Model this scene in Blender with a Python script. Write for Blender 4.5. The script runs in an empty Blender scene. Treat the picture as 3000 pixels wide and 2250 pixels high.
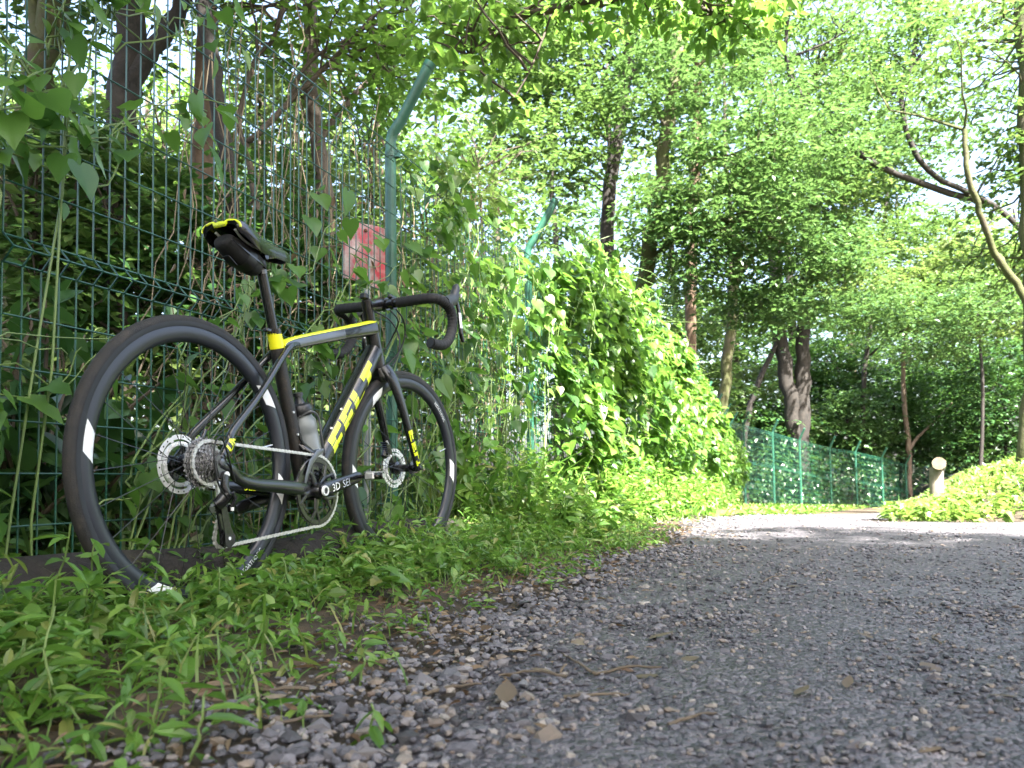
import bpy, math, random
import numpy as np
from mathutils import Vector, Matrix

# ------------------------------------------------------------------ camera, sky, sun, exposure
SC = bpy.context.scene
COL = SC.collection
F, CX, CY = 2247.96, 1500.0, 1299.64          # focal length and principal point in photo pixels (3000 x 2250)
PITCH, ROLL, CAMZ = math.radians(2.78), -0.012677, 0.2922
cam_d = bpy.data.cameras.new('camera')
cam = bpy.data.objects.new('camera', cam_d); COL.objects.link(cam)
cam_d.sensor_width = 36.0
cam_d.lens = F * 36.0 / 3000.0
cam_d.shift_y = (CY - 1125.0) / 3000.0
cam_d.clip_start, cam_d.clip_end = 0.05, 900.0
cam.matrix_world = Matrix.Translation((0, 0, CAMZ)) @ Matrix.Rotation(math.radians(90) + PITCH, 4, 'X') @ Matrix.Rotation(ROLL, 4, 'Z')
cam_d.dof.use_dof = True
cam_d.dof.focus_distance = 2.15
cam_d.dof.aperture_fstop = 7.0
SC.camera = cam

SUN_EL, SUN_TRAVEL = math.radians(54), Vector((-0.42, 0.907, 0)).normalized()   # light travels forward and to the left
world = bpy.data.worlds.new('World'); SC.world = world; world.use_nodes = True
wn = world.node_tree.nodes; wl = world.node_tree.links
sky = wn.new('ShaderNodeTexSky'); sky.sky_type = 'NISHITA'; sky.sun_disc = False
sky.sun_elevation = SUN_EL
sky.sun_rotation = math.atan2(-SUN_TRAVEL.x, -SUN_TRAVEL.y)
sky.air_density, sky.dust_density, sky.ozone_density = 1.0, 6.0, 0.8
wl.new(sky.outputs[0], wn['Background'].inputs[0])
wn['Background'].inputs[1].default_value = 0.10
sl = bpy.data.lights.new('sun', 'SUN'); sl.energy = 5.0; sl.angle = math.radians(0.55); sl.color = (1.0, 0.96, 0.88)
sun = bpy.data.objects.new('sun', sl); COL.objects.link(sun)
_d = Vector((SUN_TRAVEL.x * math.cos(SUN_EL), SUN_TRAVEL.y * math.cos(SUN_EL), -math.sin(SUN_EL)))
sun.rotation_euler = _d.to_track_quat('-Z', 'Y').to_euler(); sun.location = (6, -10, 20)
vs = SC.view_settings
vs.view_transform = 'Standard'; vs.look = 'None'; vs.gamma = 1.0; vs.use_curve_mapping = False
vs.exposure = 3.4
cy = SC.cycles
cy.max_bounces = 7; cy.diffuse_bounces = 4; cy.glossy_bounces = 2; cy.transmission_bounces = 4; cy.transparent_max_bounces = 6
cy.caustics_reflective = False; cy.caustics_refractive = False
cy.sample_clamp_indirect = 6.0

# ------------------------------------------------------------------ helpers
rng = np.random.default_rng(7); random.seed(7)

def ray(px, py):
    x, y = px - CX, py - CY
    c, s = math.cos(-ROLL), math.sin(-ROLL)
    x, y = x * c - y * s, x * s + y * c
    dx, dy, dz = x / F, 1.0, -y / F
    c, s = math.cos(PITCH), math.sin(PITCH)
    return Vector((dx, dy * c - dz * s, dy * s + dz * c))
def at(px, py, Y):                              # the point on a pixel's ray at world distance Y ahead
    d = ray(px, py); return Vector((0, 0, CAMZ)) + d * (Y / d.y)

def sstep(a, b, x):
    t = np.clip((np.asarray(x, float) - a) / (b - a), 0, 1); return t * t * (3 - 2 * t)
def hills(x, y):
    return (np.sin(x * 1.7 + 1.3) * np.cos(y * 1.3 + .4) + .6 * np.sin(x * 3.9 + y * 2.7) + .35 * np.sin(7.1 * x - 5.3 * y)) / 2
def fence_x(y): return FX0 + FT * y
FT, FX0 = 0.3826, -1.70
FDIR = Vector((FT, 1, 0)).normalized(); FNRM = Vector((FDIR.y, -FDIR.x, 0))       # normal points at the path
FC = FDIR.y
def bank_foot(x): return 5.3 - .5 * (x - 2.5)
def bank_left(y): return .492 * np.asarray(y, float)
def zg(x, y):
    x = np.asarray(x, float); y = np.asarray(y, float)
    z = -0.0215 * np.maximum(0, y - 5) - .03 * np.clip(x - 1.8, 0, 14) * sstep(3, 6.5, y)
    z = np.where(y > 34, -0.62 - .03 * np.clip(x - 1.8, 0, 14) + (y - 34) * .01, z)
    foot, left = bank_foot(x), bank_left(y)
    bank = sstep(0, 2.8, y - foot) * sstep(-.1, 2.5, x - left)
    bank = bank * (.72 + .05 * np.clip(x - 5, 0, 20))
    z = z + bank
    verge = (FX0 + FT * y) + 1.0 - x             # a slightly raised rough verge beside the path
    z = z + .012 * sstep(0, .7, verge) * (1 + .5 * hills(x * 2, y * 2))
    z = z + sstep(2.0, 9, verge) * .5            # the forest floor rises a little behind the fence
    return z + .006 * hills(x * 1.5, y * 1.5)
def zf(x, y): return float(zg(x, y))
def ground(px, py):
    d = ray(px, py); t = .5
    for i in range(4000):
        p = Vector((0, 0, CAMZ)) + d * t
        if p.z <= zf(p.x, p.y): return p
        t += .01
    return p

def tag(o, label=None, cat=None, group=None, kind=None):
    for k, v in (('label', label), ('category', cat), ('group', group), ('kind', kind)):
        if v: o[k] = v
    return o
def empty(name, loc=(0, 0, 0), rot=None):
    o = bpy.data.objects.new(name, None); COL.objects.link(o); o.location = loc; o.empty_display_size = .1
    if rot: o.rotation_euler = rot
    return o
def link(name, me, parent=None, mat=None):
    o = bpy.data.objects.new(name, me); COL.objects.link(o)
    if mat is not None and not me.materials: me.materials.append(mat)
    if parent is not None: o.parent = parent
    return o
def copy_tree(o, parent=None):
    c = o.copy(); COL.objects.link(c); c.parent = parent
    for ch in list(o.children): copy_tree(ch, c)
    return c
def np_mesh(name, V, Fc, mat=None, smooth=False):
    V = np.ascontiguousarray(V, np.float32).reshape(-1, 3); Fc = np.ascontiguousarray(Fc, np.int32)
    n, k = Fc.shape
    me = bpy.data.meshes.new(name)
    me.vertices.add(len(V)); me.vertices.foreach_set('co', V.ravel())
    me.loops.add(n * k); me.loops.foreach_set('vertex_index', Fc.ravel())
    me.polygons.add(n); me.polygons.foreach_set('loop_start', np.arange(0, n * k, k, dtype=np.int32))
    me.polygons.foreach_set('use_smooth', np.full(n, smooth, bool))
    me.update(calc_edges=True)
    if mat is not None: me.materials.append(mat)
    return me

class MB:
    """Collects shapes and builds one mesh."""
    def __init__(s): s.v = []; s.f = []
    def add(s, v, f):
        b = len(s.v); s.v += [tuple(p) for p in v]; s.f += [tuple(i + b for i in q) for q in f]; return s
    def box(s, c, size, M=None, bevel=0.0):
        x, y, z = [d / 2 for d in size]; c = Vector(c)
        if bevel <= 0:
            v = [Vector((a * x, b * y, d * z)) for a in (-1, 1) for b in (-1, 1) for d in (-1, 1)]
            f = [(0, 1, 3, 2), (4, 6, 7, 5), (0, 4, 5, 1), (2, 3, 7, 6), (0, 2, 6, 4), (1, 5, 7, 3)]
        else:
            b = min(bevel, x * .9, y * .9, z * .9); v = []; f = []
            prof = [(-x + b, -y), (x - b, -y), (x, -y + b), (x, y - b), (x - b, y), (-x + b, y), (-x, y - b), (-x, -y + b)]
            ins = [(p[0] * (x - b) / x, p[1] * (y - b) / y) for p in prof]
            for zz, pr in ((-z, ins), (-z + b, prof), (z - b, prof), (z, ins)): v += [Vector((p[0], p[1], zz)) for p in pr]
            for k in range(3):
                for i in range(8): f.append((k * 8 + i, k * 8 + (i + 1) % 8, k * 8 + 8 + (i + 1) % 8, k * 8 + 8 + i))
            f.append(tuple(range(7, -1, -1))); f.append(tuple(range(24, 32)))
        return s.add([(M @ p if M else p) + c for p in v], f)
    def tube(s, path, rad, n=8, cap=True, side=None, power=2.0, closed=False):
        """Sweep an ellipse. rad: number, list, or list of (across, side) pairs. side: vector giving the side axis."""
        P = [Vector(p) for p in path]; m = len(P)
        if not isinstance(rad, (list, tuple)): rad = [rad] * m
        if len(rad) == 2 and m != 2: rad = [rad[0] + (rad[1] - rad[0]) * i / (m - 1) for i in range(m)]
        T = []
        for i in range(m):
            a = P[(i - 1) % m] if (closed or i > 0) else P[0]; b = P[(i + 1) % m] if (closed or i < m - 1) else P[-1]
            t = b - a; T.append(t.normalized() if t.length > 1e-9 else Vector((0, 0, 1)))
        if side is None:
            sd = T[0].orthogonal().normalized()
        else: sd = Vector(side)
        v = []; f = []
        for i in range(m):
            sd2 = Vector(side) if side is not None else sd
            sd2 = (sd2 - T[i] * sd2.dot(T[i])).normalized(); sd = sd2
            up = T[i].cross(sd2)
            r = rad[i]; ra, rb = (r if isinstance(r, (tuple, list)) else (r, r))
            for k in range(n):
                a = 2 * math.pi * k / n; c, q = math.cos(a), math.sin(a)
                if power != 2.0:
                    e = 2.0 / power; c = math.copysign(abs(c) ** e, c); q = math.copysign(abs(q) ** e, q)
                v.append(P[i] + up * (ra * c) + sd2 * (rb * q))
        L = m if closed else m - 1
        for i in range(L):
            j = (i + 1) % m
            for k in range(n): f.append((i * n + k, i * n + (k + 1) % n, j * n + (k + 1) % n, j * n + k))
        if cap and not closed:
            f.append(tuple(range(n - 1, -1, -1))); f.append(tuple((m - 1) * n + k for k in range(n)))
        return s.add(v, f)
    def lathe(s, prof, n=48, a0=0, a1=2 * math.pi, center=(0, 0, 0)):
        """prof: (y, r) pairs turned about the y axis; closed ring profile if first == last."""
        full = abs(a1 - a0 - 2 * math.pi) < 1e-6; m = len(prof); c = Vector(center); v = []; f = []
        N = n if full else n + 1
        for i in range(N):
            a = a0 + (a1 - a0) * i / n
            for y, r in prof: v.append(c + Vector((r * math.cos(a), y, r * math.sin(a))))
        for i in range(n):
            j = (i + 1) % N
            for k in range(m - 1): f.append((i * m + k, i * m + k + 1, j * m + k + 1, j * m + k))
        return s.add(v, f)
    def poly(s, pts, y0, y1):
        """Extrude an x-z outline between two y values."""
        n = len(pts); v = [(p[0], y0, p[1]) for p in pts] + [(p[0], y1, p[1]) for p in pts]
        f = [tuple(range(n)), tuple(range(2 * n - 1, n - 1, -1))] + [(i, (i + 1) % n + 0, n + (i + 1) % n, n + i) for i in range(n)]
        return s.add(v, f)
    def xform(s, M): s.v = [tuple(M @ Vector(p)) for p in s.v]; return s
    def mesh(s, name, mat=None, smooth=True, sharp=None):
        me = bpy.data.meshes.new(name); me.from_pydata(s.v, [], s.f)
        if smooth:
            me.polygons.foreach_set('use_smooth', [True] * len(me.polygons))
            try: me.set_sharp_from_angle(angle=math.radians(38 if sharp is None else sharp))
            except Exception: pass
        me.update()
        if mat is not None: me.materials.append(mat)
        return me
    def build(s, name, mat, parent=None, smooth=True, sharp=None):
        return link(name, s.mesh(name, mat, smooth, sharp), parent)

# ------------------------------------------------------------------ materials
def new_mat(name):
    m = bpy.data.materials.new(name); m.use_nodes = True
    nt = m.node_tree; return m, nt, nt.nodes['Principled BSDF']
def ramp(nt, stops, src=None):
    r = nt.nodes.new('ShaderNodeValToRGB')
    while len(r.color_ramp.elements) < len(stops): r.color_ramp.elements.new(.5)
    for e, (p, c) in zip(r.color_ramp.elements, stops): e.position = p; e.color = (*c, 1)
    if src is not None: nt.links.new(src, r.inputs[0])
    return r
def noise(nt, scale, detail=4, rough=.6, coord='Object'):
    t = nt.nodes.new('ShaderNodeTexCoord'); n = nt.nodes.new('ShaderNodeTexNoise')
    n.inputs['Scale'].default_value = scale; n.inputs['Detail'].default_value = detail; n.inputs['Roughness'].default_value = rough
    nt.links.new(t.outputs[coord], n.inputs['Vector']); return n
def mat(name, stops, rough=.5, metal=0.0, scale=20, bump=0.0, bscale=None, spec=.5, coat=0.0, detail=4):
    m, nt, b = new_mat(name)
    if isinstance(stops[0], (int, float)): stops = [(0, stops), (1, stops)]
    n = noise(nt, scale, detail); r = ramp(nt, stops, n.outputs[0])
    nt.links.new(r.outputs[0], b.inputs['Base Color'])
    b.inputs['Roughness'].default_value = rough; b.inputs['Metallic'].default_value = metal
    b.inputs['Specular IOR Level'].default_value = spec; b.inputs['Coat Weight'].default_value = coat
    if bump:
        n2 = noise(nt, bscale or scale * 3, 5); bp = nt.nodes.new('ShaderNodeBump')
        bp.inputs['Strength'].default_value = bump; bp.inputs['Distance'].default_value = .01
        nt.links.new(n2.outputs[0], bp.inputs['Height']); nt.links.new(bp.outputs[0], b.inputs['Normal'])
    return m
def leaf_mat(name, cols, trans=(.25, .42, .06), tw=.4, rough=.42, spec=.5, by='island'):
    """Leaf: each leaf takes its own tone; light passes through it."""
    m, nt, b = new_mat(name)
    if by == 'island':
        g = nt.nodes.new('ShaderNodeNewGeometry'); src = g.outputs['Random Per Island']
    else:
        g = nt.nodes.new('ShaderNodeObjectInfo'); src = g.outputs['Random']
    k = len(cols); r = ramp(nt, [(i / max(1, k - 1), c) for i, c in enumerate(cols)], src)
    n = noise(nt, 40, 3); mx = nt.nodes.new('ShaderNodeMixRGB'); mx.blend_type = 'MULTIPLY'; mx.inputs[0].default_value = .5
    rr = ramp(nt, [(.3, (.65, .65, .6)), (.7, (1.1, 1.1, 1.05))], n.outputs[0])
    nt.links.new(r.outputs[0], mx.inputs[1]); nt.links.new(rr.outputs[0], mx.inputs[2])
    nt.links.new(mx.outputs[0], b.inputs['Base Color']); b.inputs['Roughness'].default_value = rough
    b.inputs['Specular IOR Level'].default_value = spec
    t = nt.nodes.new('ShaderNodeBsdfTranslucent'); mt = nt.nodes.new('ShaderNodeMixRGB'); mt.inputs[0].default_value = .65
    nt.links.new(mx.outputs[0], mt.inputs[1]); mt.inputs[2].default_value = (*trans, 1)
    nt.links.new(mt.outputs[0], t.inputs['Color'])
    ms = nt.nodes.new('ShaderNodeMixShader'); ms.inputs[0].default_value = tw
    nt.links.new(b.outputs[0], ms.inputs[1]); nt.links.new(t.outputs[0], ms.inputs[2])
    nt.links.new(ms.outputs[0], nt.nodes['Material Output'].inputs['Surface'])
    return m

M = {}
M['vine_leaf'] = leaf_mat('vine_leaf', [(.035, .10, .014), (.07, .17, .02), (.11, .23, .03), (.16, .26, .045), (.05, .13, .03), (.03, .08, .02)], (.22, .42, .06), .40)
M['vine_leaf_each'] = leaf_mat('vine_leaf_each', [(.035, .10, .014), (.06, .15, .02), (.10, .21, .03), (.05, .12, .04)], (.20, .40, .06), .40, by='object')
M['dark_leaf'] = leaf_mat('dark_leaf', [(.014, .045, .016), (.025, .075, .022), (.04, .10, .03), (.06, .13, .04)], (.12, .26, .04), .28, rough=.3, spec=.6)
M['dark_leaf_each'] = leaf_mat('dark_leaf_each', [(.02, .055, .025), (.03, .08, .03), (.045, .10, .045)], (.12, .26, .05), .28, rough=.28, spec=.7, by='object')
M['weed_leaf'] = leaf_mat('weed_leaf', [(.05, .13, .018), (.085, .20, .028), (.13, .26, .04), (.18, .28, .05), (.065, .15, .03), (.24, .24, .07)], (.22, .44, .06), .36)
M['weed_each'] = leaf_mat('weed_each', [(.06, .14, .02), (.10, .21, .03), (.13, .24, .04)], (.24, .44, .06), .38, by='object')
M['bright_leaf'] = leaf_mat('bright_leaf', [(.05, .12, .014), (.09, .19, .025), (.13, .24, .035), (.15, .25, .05)], (.24, .44, .07), .44)
M['tree_leaf'] = leaf_mat('tree_leaf', [(.022, .07, .018), (.045, .115, .026), (.07, .155, .034), (.11, .17, .048), (.02, .055, .016)], (.19, .32, .07), .36, rough=.38)
M['blue_leaf'] = leaf_mat('blue_leaf', [(.022, .066, .022), (.042, .102, .032), (.064, .135, .042), (.095, .165, .056)], (.17, .31, .075), .34, rough=.36)
M['olive_leaf'] = leaf_mat('olive_leaf', [(.045, .08, .018), (.08, .12, .028), (.11, .16, .04), (.13, .17, .06)], (.22, .34, .08), .38)
M['grass'] = leaf_mat('grass', [(.04, .10, .02), (.08, .17, .03), (.12, .21, .05), (.22, .22, .08)], (.24, .38, .06), .32)
M['bank_leaf'] = leaf_mat('bank_leaf', [(.06, .13, .02), (.10, .19, .03), (.14, .23, .04), (.19, .26, .07)], (.30, .46, .08), .36)
M['dead_leaf'] = leaf_mat('dead_leaf', [(.08, .045, .025), (.15, .095, .055), (.20, .15, .095), (.10, .065, .04)], (.30, .18, .07), .18, rough=.6)
M['dead_leaf_each'] = leaf_mat('dead_leaf_each', [(.09, .06, .038), (.16, .12, .08), (.24, .195, .14), (.12, .085, .055)], (.30, .18, .07), .18, rough=.55, by='object')
M['bark'] = mat('bark', [(.3, (.035, .027, .02)), (.55, (.075, .058, .043)), (.75, (.11, .09, .07))], .9, scale=9, bump=.9, bscale=30)
M['bark_dark'] = mat('bark_dark', [(.3, (.010, .009, .008)), (.55, (.022, .018, .015)), (.8, (.04, .034, .028))], .9, scale=9, bump=.9, bscale=30)
M['bark_moss'] = mat('bark_moss', [(.3, (.035, .042, .014)), (.5, (.06, .066, .022)), (.7, (.075, .062, .045))], .95, scale=5, bump=.8, bscale=30)
M['bark_pale'] = mat('bark_pale', [(.3, (.10, .075, .055)), (.55, (.18, .13, .10)), (.8, (.27, .21, .17))], .9, scale=8, bump=.7, bscale=26)
M['bark_red'] = mat('bark_red', [(.3, (.07, .045, .03)), (.55, (.13, .085, .055)), (.8, (.2, .14, .1))], .9, scale=8, bump=.8, bscale=26)
M['twig'] = mat('twig', [(.3, (.06, .045, .03)), (.7, (.13, .10, .07))], .8, scale=12)
M['dry_stem'] = mat('dry_stem', [(.3, (.12, .09, .055)), (.7, (.24, .19, .12))], .8, scale=12)
M['stem'] = mat('stem', [(.3, (.09, .15, .04)), (.7, (.15, .22, .06))], .5, scale=20)
M['fence'] = mat('fence', [(.3, (.008, .055, .034)), (.6, (.013, .078, .05)), (.8, (.024, .105, .07))], .38, scale=25, spec=.6)
M['fence_post'] = mat('fence_post', [(.3, (.014, .075, .045)), (.55, (.024, .11, .07)), (.75, (.06, .15, .11))], .42, scale=14, spec=.6)

# ------------------------------------------------------------------ ground, path, gravel
def edge_left(y):
    e = -.295 + .366 * (y - 1.05) + .05 * np.sin(y * 2.3) + .03 * np.sin(y * 5.9 + 1)
    return np.minimum(e, FX0 + FT * y + 1.05) + .45 * np.maximum(0, y - 6.2)
def edge_right(y):
    y = np.asarray(y, float)
    return np.where(y < 5.5, 2.45 + (5.5 - y) * 1.6, 2.5 + (y - 5.5) * .75) + .06 * np.sin(y * 3.1)

def ground_material():
    m, nt, b = new_mat('forest_soil')
    n = noise(nt, 2.2, 8, .7); r = ramp(nt, [(.3, (.022, .017, .012)), (.5, (.05, .038, .025)), (.62, (.085, .06, .038)), (.75, (.05, .06, .02))], n.outputs[0])
    v = nt.nodes.new('ShaderNodeTexVoronoi'); v.inputs['Scale'].default_value = 28
    t = nt.nodes.new('ShaderNodeTexCoord'); nt.links.new(t.outputs['Object'], v.inputs['Vector'])
    r2 = ramp(nt, [(0, (.5, .45, .4)), (1, (1.5, 1.35, 1.1))], v.outputs['Color'])
    mx = nt.nodes.new('ShaderNodeMixRGB'); mx.blend_type = 'MULTIPLY'; mx.inputs[0].default_value = .8
    nt.links.new(r.outputs[0], mx.inputs[1]); nt.links.new(r2.outputs[0], mx.inputs[2]); nt.links.new(mx.outputs[0], b.inputs['Base Color'])
    b.inputs['Roughness'].default_value = .9
    n2 = noise(nt, 60, 6, .7); bp = nt.nodes.new('ShaderNodeBump'); bp.inputs['Strength'].default_value = .9; bp.inputs['Distance'].default_value = .02
    nt.links.new(n2.outputs[0], bp.inputs['Height']); nt.links.new(bp.outputs[0], b.inputs['Normal'])
    return m
def path_material():
    m, nt, b = new_mat('packed_gravel')
    t = nt.nodes.new('ShaderNodeTexCoord')
    v = nt.nodes.new('ShaderNodeTexVoronoi'); v.inputs['Scale'].default_value = 95; v.inputs['Randomness'].default_value = 1
    v2 = nt.nodes.new('ShaderNodeTexVoronoi'); v2.inputs['Scale'].default_value = 210
    for q in (v, v2): nt.links.new(t.outputs['Object'], q.inputs['Vector'])
    r = ramp(nt, [(0, (.026, .024, .027)), (.4, (.058, .054, .060)), (.8, (.115, .108, .120)), (1, (.17, .15, .135))], v.outputs['Color'])
    n = noise(nt, 1.6, 6, .65); r3 = ramp(nt, [(.32, (.75, .70, .68)), (.5, (1.05, 1.02, 1.05)), (.7, (1.4, 1.38, 1.42))], n.outputs[0])
    mx = nt.nodes.new('ShaderNodeMixRGB'); mx.blend_type = 'MULTIPLY'; mx.inputs[0].default_value = .9
    nt.links.new(r.outputs[0], mx.inputs[1]); nt.links.new(r3.outputs[0], mx.inputs[2])
    nt.links.new(mx.outputs[0], b.inputs['Base Color']); b.inputs['Roughness'].default_value = .55
    ad = nt.nodes.new('ShaderNodeMath'); ad.operation = 'MULTIPLY_ADD'; ad.inputs[1].default_value = .5
    nt.links.new(v2.outputs['Distance'], ad.inputs[0]); nt.links.new(v.outputs['Distance'], ad.inputs[2])
    bp = nt.nodes.new('ShaderNodeBump'); bp.invert = True; bp.inputs['Strength'].default_value = .9; bp.inputs['Distance'].default_value = .012
    nt.links.new(ad.outputs[0], bp.inputs['Height']); nt.links.new(bp.outputs[0], b.inputs['Normal'])
    return m
M['soil'] = ground_material(); M['path'] = path_material()

def spaced(lo, a, b, hi, fine, grow=1.25):
    c = list(np.arange(a, b + 1e-6, fine)); s = fine; x = b
    while x < hi: s *= grow; x += s; c.append(x)
    s = fine; x = a
    while x > lo: s *= grow; x -= s; c.insert(0, x)
    return np.array(c)
gx = spaced(-160, -5, 9, 160, .125); gy = spaced(-60, -1, 11, 300, .125)
GX, GY = np.meshgrid(gx, gy); GZ = zg(GX, GY) - .004
nx, ny = len(gx), len(gy)
ii = (np.arange(ny - 1)[:, None] * nx + np.arange(nx - 1)[None, :]).ravel()
gm = np_mesh('ground', np.stack([GX, GY, GZ], -1), np.stack([ii, ii + 1, ii + nx + 1, ii + nx], 1), M['soil'], True)
tag(link('ground', gm), kind='structure')

ys = np.concatenate([np.arange(-1.0, 7, .05), np.arange(7, 12, .12)]); nu = 70
Lx = edge_left(ys); Rx = np.maximum(edge_right(ys), Lx + .3)
U = np.linspace(0, 1, nu)[None, :] ** 1.3
PX = Lx[:, None] + (Rx - Lx)[:, None] * U; PY = np.repeat(ys[:, None], nu, 1)
PZ = zg(PX, PY) + .006 + .004 * hills(PX * 6, PY * 6) * sstep(0, .05, U) - .02 * (1 - sstep(0, .03, U))
ii = (np.arange(len(ys) - 1)[:, None] * nu + np.arange(nu - 1)[None, :]).ravel()
pm = np_mesh('gravel_path', np.stack([PX, PY, PZ], -1), np.stack([ii, ii + 1, ii + nu + 1, ii + nu], 1), M['path'], True)
tag(link('gravel_path', pm), kind='structure')

PHI = (1 + 5 ** .5) / 2
ICO = np.array([(-1, PHI, 0), (1, PHI, 0), (-1, -PHI, 0), (1, -PHI, 0), (0, -1, PHI), (0, 1, PHI), (0, -1, -PHI), (0, 1, -PHI), (PHI, 0, -1), (PHI, 0, 1), (-PHI, 0, -1), (-PHI, 0, 1)]) / math.sqrt(1 + PHI * PHI)
ICF = np.array([(0, 11, 5), (0, 5, 1), (0, 1, 7), (0, 7, 10), (0, 10, 11), (1, 5, 9), (5, 11, 4), (11, 10, 2), (10, 7, 6), (7, 1, 8), (3, 9, 4), (3, 4, 2), (3, 2, 6), (3, 6, 8), (3, 8, 9), (4, 9, 5), (2, 4, 11), (6, 2, 10), (8, 6, 7), (9, 8, 1)])
def stones(pos, size, flat=.6):
    n = len(pos); base = np.repeat(ICO[None], n, 0) * (1 + rng.uniform(-.28, .28, (n, 12, 1)))
    base = base + rng.normal(0, .07, base.shape)
    base *= np.stack([rng.uniform(.75, 1.35, n), rng.uniform(.6, 1.0, n), rng.uniform(flat * .7, flat * 1.3, n)], 1)[:, None, :]
    a = rng.uniform(0, 2 * np.pi, n); tl = rng.normal(0, .25, n)
    c, s = np.cos(tl), np.sin(tl)
    x, y, z = base[..., 0], base[..., 1] * c[:, None] - base[..., 2] * s[:, None], base[..., 1] * s[:, None] + base[..., 2] * c[:, None]
    c, s = np.cos(a)[:, None], np.sin(a)[:, None]
    V = np.stack([x * c - y * s, x * s + y * c, z], -1) * size[:, None, None] + pos[:, None, :]
    Fc = (ICF[None] + (np.arange(n) * 12)[:, None, None]).reshape(-1, 3)
    return V.reshape(-1, 3), Fc
def stone_mat(name, by='island'):
    m, nt, b = new_mat(name)
    if by == 'island': src = nt.nodes.new('ShaderNodeNewGeometry').outputs['Random Per Island']
    else: src = nt.nodes.new('ShaderNodeObjectInfo').outputs['Random']
    r = ramp(nt, [(0, (.034, .032, .036)), (.3, (.068, .064, .072)), (.6, (.11, .104, .117)), (.78, (.16, .152, .16)), (.88, (.15, .115, .085)), (.95, (.25, .23, .21)), (1, (.10, .065, .045))], src)
    n = noise(nt, 120, 5, .7); rr = ramp(nt, [(.3, (.6, .6, .6)), (.7, (1.25, 1.25, 1.25))], n.outputs[0])
    mx = nt.nodes.new('ShaderNodeMixRGB'); mx.blend_type = 'MULTIPLY'; mx.inputs[0].default_value = .8
    nt.links.new(r.outputs[0], mx.inputs[1]); nt.links.new(rr.outputs[0], mx.inputs[2]); nt.links.new(mx.outputs[0], b.inputs['Base Color'])
    b.inputs['Roughness'].default_value = .6
    bp = nt.nodes.new('ShaderNodeBump'); bp.inputs['Strength'].default_value = .5; bp.inputs['Distance'].default_value = .003
    nt.links.new(n.outputs[0], bp.inputs['Height']); nt.links.new(bp.outputs[0], b.inputs['Normal'])
    return m
M['stone'] = stone_mat('crushed_stone'); M['stone_each'] = stone_mat('larger_stone', 'object')
def scatter(n, y0, y1, pw=1.0):
    y = y0 + (y1 - y0) * rng.random(n) ** pw
    x = rng.uniform(-1, 1, n) * (.70 * y + .25)
    return x, y
px_, py_, sz_ = [], [], []
for n, y0, y1, s0, s1 in ((14000, .7, 1.7, .0024, .0066), (15000, 1.5, 3.2, .0034, .0085), (11000, 3.0, 8.0, .005, .010)):
    x, y = scatter(n, y0, y1)
    d = x - edge_left(y)
    keep = (d > rng.uniform(-.28, .12, n) * np.minimum(1, .6 + y * .2)) & (x < edge_right(y) - .02)
    sl_ = np.exp(-np.abs(d - .12) / .28)                       # coarser stones lie along the left edge
    s = s0 + (s1 - s0) * rng.random(n) ** 2.2
    s = s * (1 + 1.3 * sl_ * rng.random(n))
    keep &= rng.random(n) < np.clip(.5 + .6 * sl_ + .3 * hills(x * 1.9, y * 1.2), .2, 1)
    px_.append(x[keep]); py_.append(y[keep]); sz_.append(s[keep])
gx_ = np.concatenate(px_); gy_ = np.concatenate(py_); gs_ = np.concatenate(sz_)
V, Fc = stones(np.stack([gx_, gy_, zg(gx_, gy_) + .006 + gs_ * .18], 1), gs_)
tag(link('gravel', np_mesh('gravel', V, Fc, M['stone'])), 'loose grey crushed stone lying over the forest path', 'gravel', kind='stuff')

# ------------------------------------------------------------------ green mesh fence beside the bicycle
def wire_mesh(name, L, r=.0022, n=5):
    return MB().tube([(0, 0, 0), (0, 0, L)], r, n).mesh(name, M['fence'])
TOP, MID, PITCHW = 1.70, .80, .0445
post_y = [None, None]
def fence_hit(px):                                # distance along the fence where a pixel column meets it
    d = ray(px, 1000); return FX0 / (d.x / d.y - FT)
YP1, YP2 = fence_hit(1166), fence_hit(1563)
PSP = (YP2 - YP1) / FC                            # post spacing along the fence
def fpt(s, h, out=0.0):                           # s: metres along the fence from where it passes the camera
    p = Vector((FX0, 0, 0)) + FDIR * s + FNRM * out
    return Vector((p.x, p.y, zf(p.x, p.y) * .6 + h))
S1 = YP1 / FC
fence = empty('mesh_fence', fpt(S1, 0))
tag(fence, 'tall green welded wire mesh fence with bent-topped posts, overgrown with vines behind the bicycle', 'fence')
FI = Matrix.Translation(-fence.location)
FM = Matrix(((FDIR.x, FNRM.x, 0, 0), (FDIR.y, FNRM.y, 0, 0), (0, 0, 1, 0), (0, 0, 0, 1)))   # local x along the fence, y towards the path
fence.matrix_world = Matrix.Translation(fence.location) @ FM
def make_post():
    mb = MB(); arm = .30
    mb.tube([(0, -.03, -.1), (0, -.03, TOP + .04), (0, -.02, TOP + .075), (0, .02, TOP + .12), (.01, .15, TOP + .34)], .0235, 12)
    return mb
pm_ = make_post().mesh('post', M['fence_post'])
bandm = MB().tube([(0, -.03, -.012), (0, -.03, .012)], .027, 12).box((0, .002, 0), (.02, .02, .03)).mesh('clamp_band', M['fence'])
capm = MB().tube([(.0095, .145, TOP + .332), (.0115, .158, TOP + .352)], .026, 12).mesh('post_cap', M['fence'])
vw = {}
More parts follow.
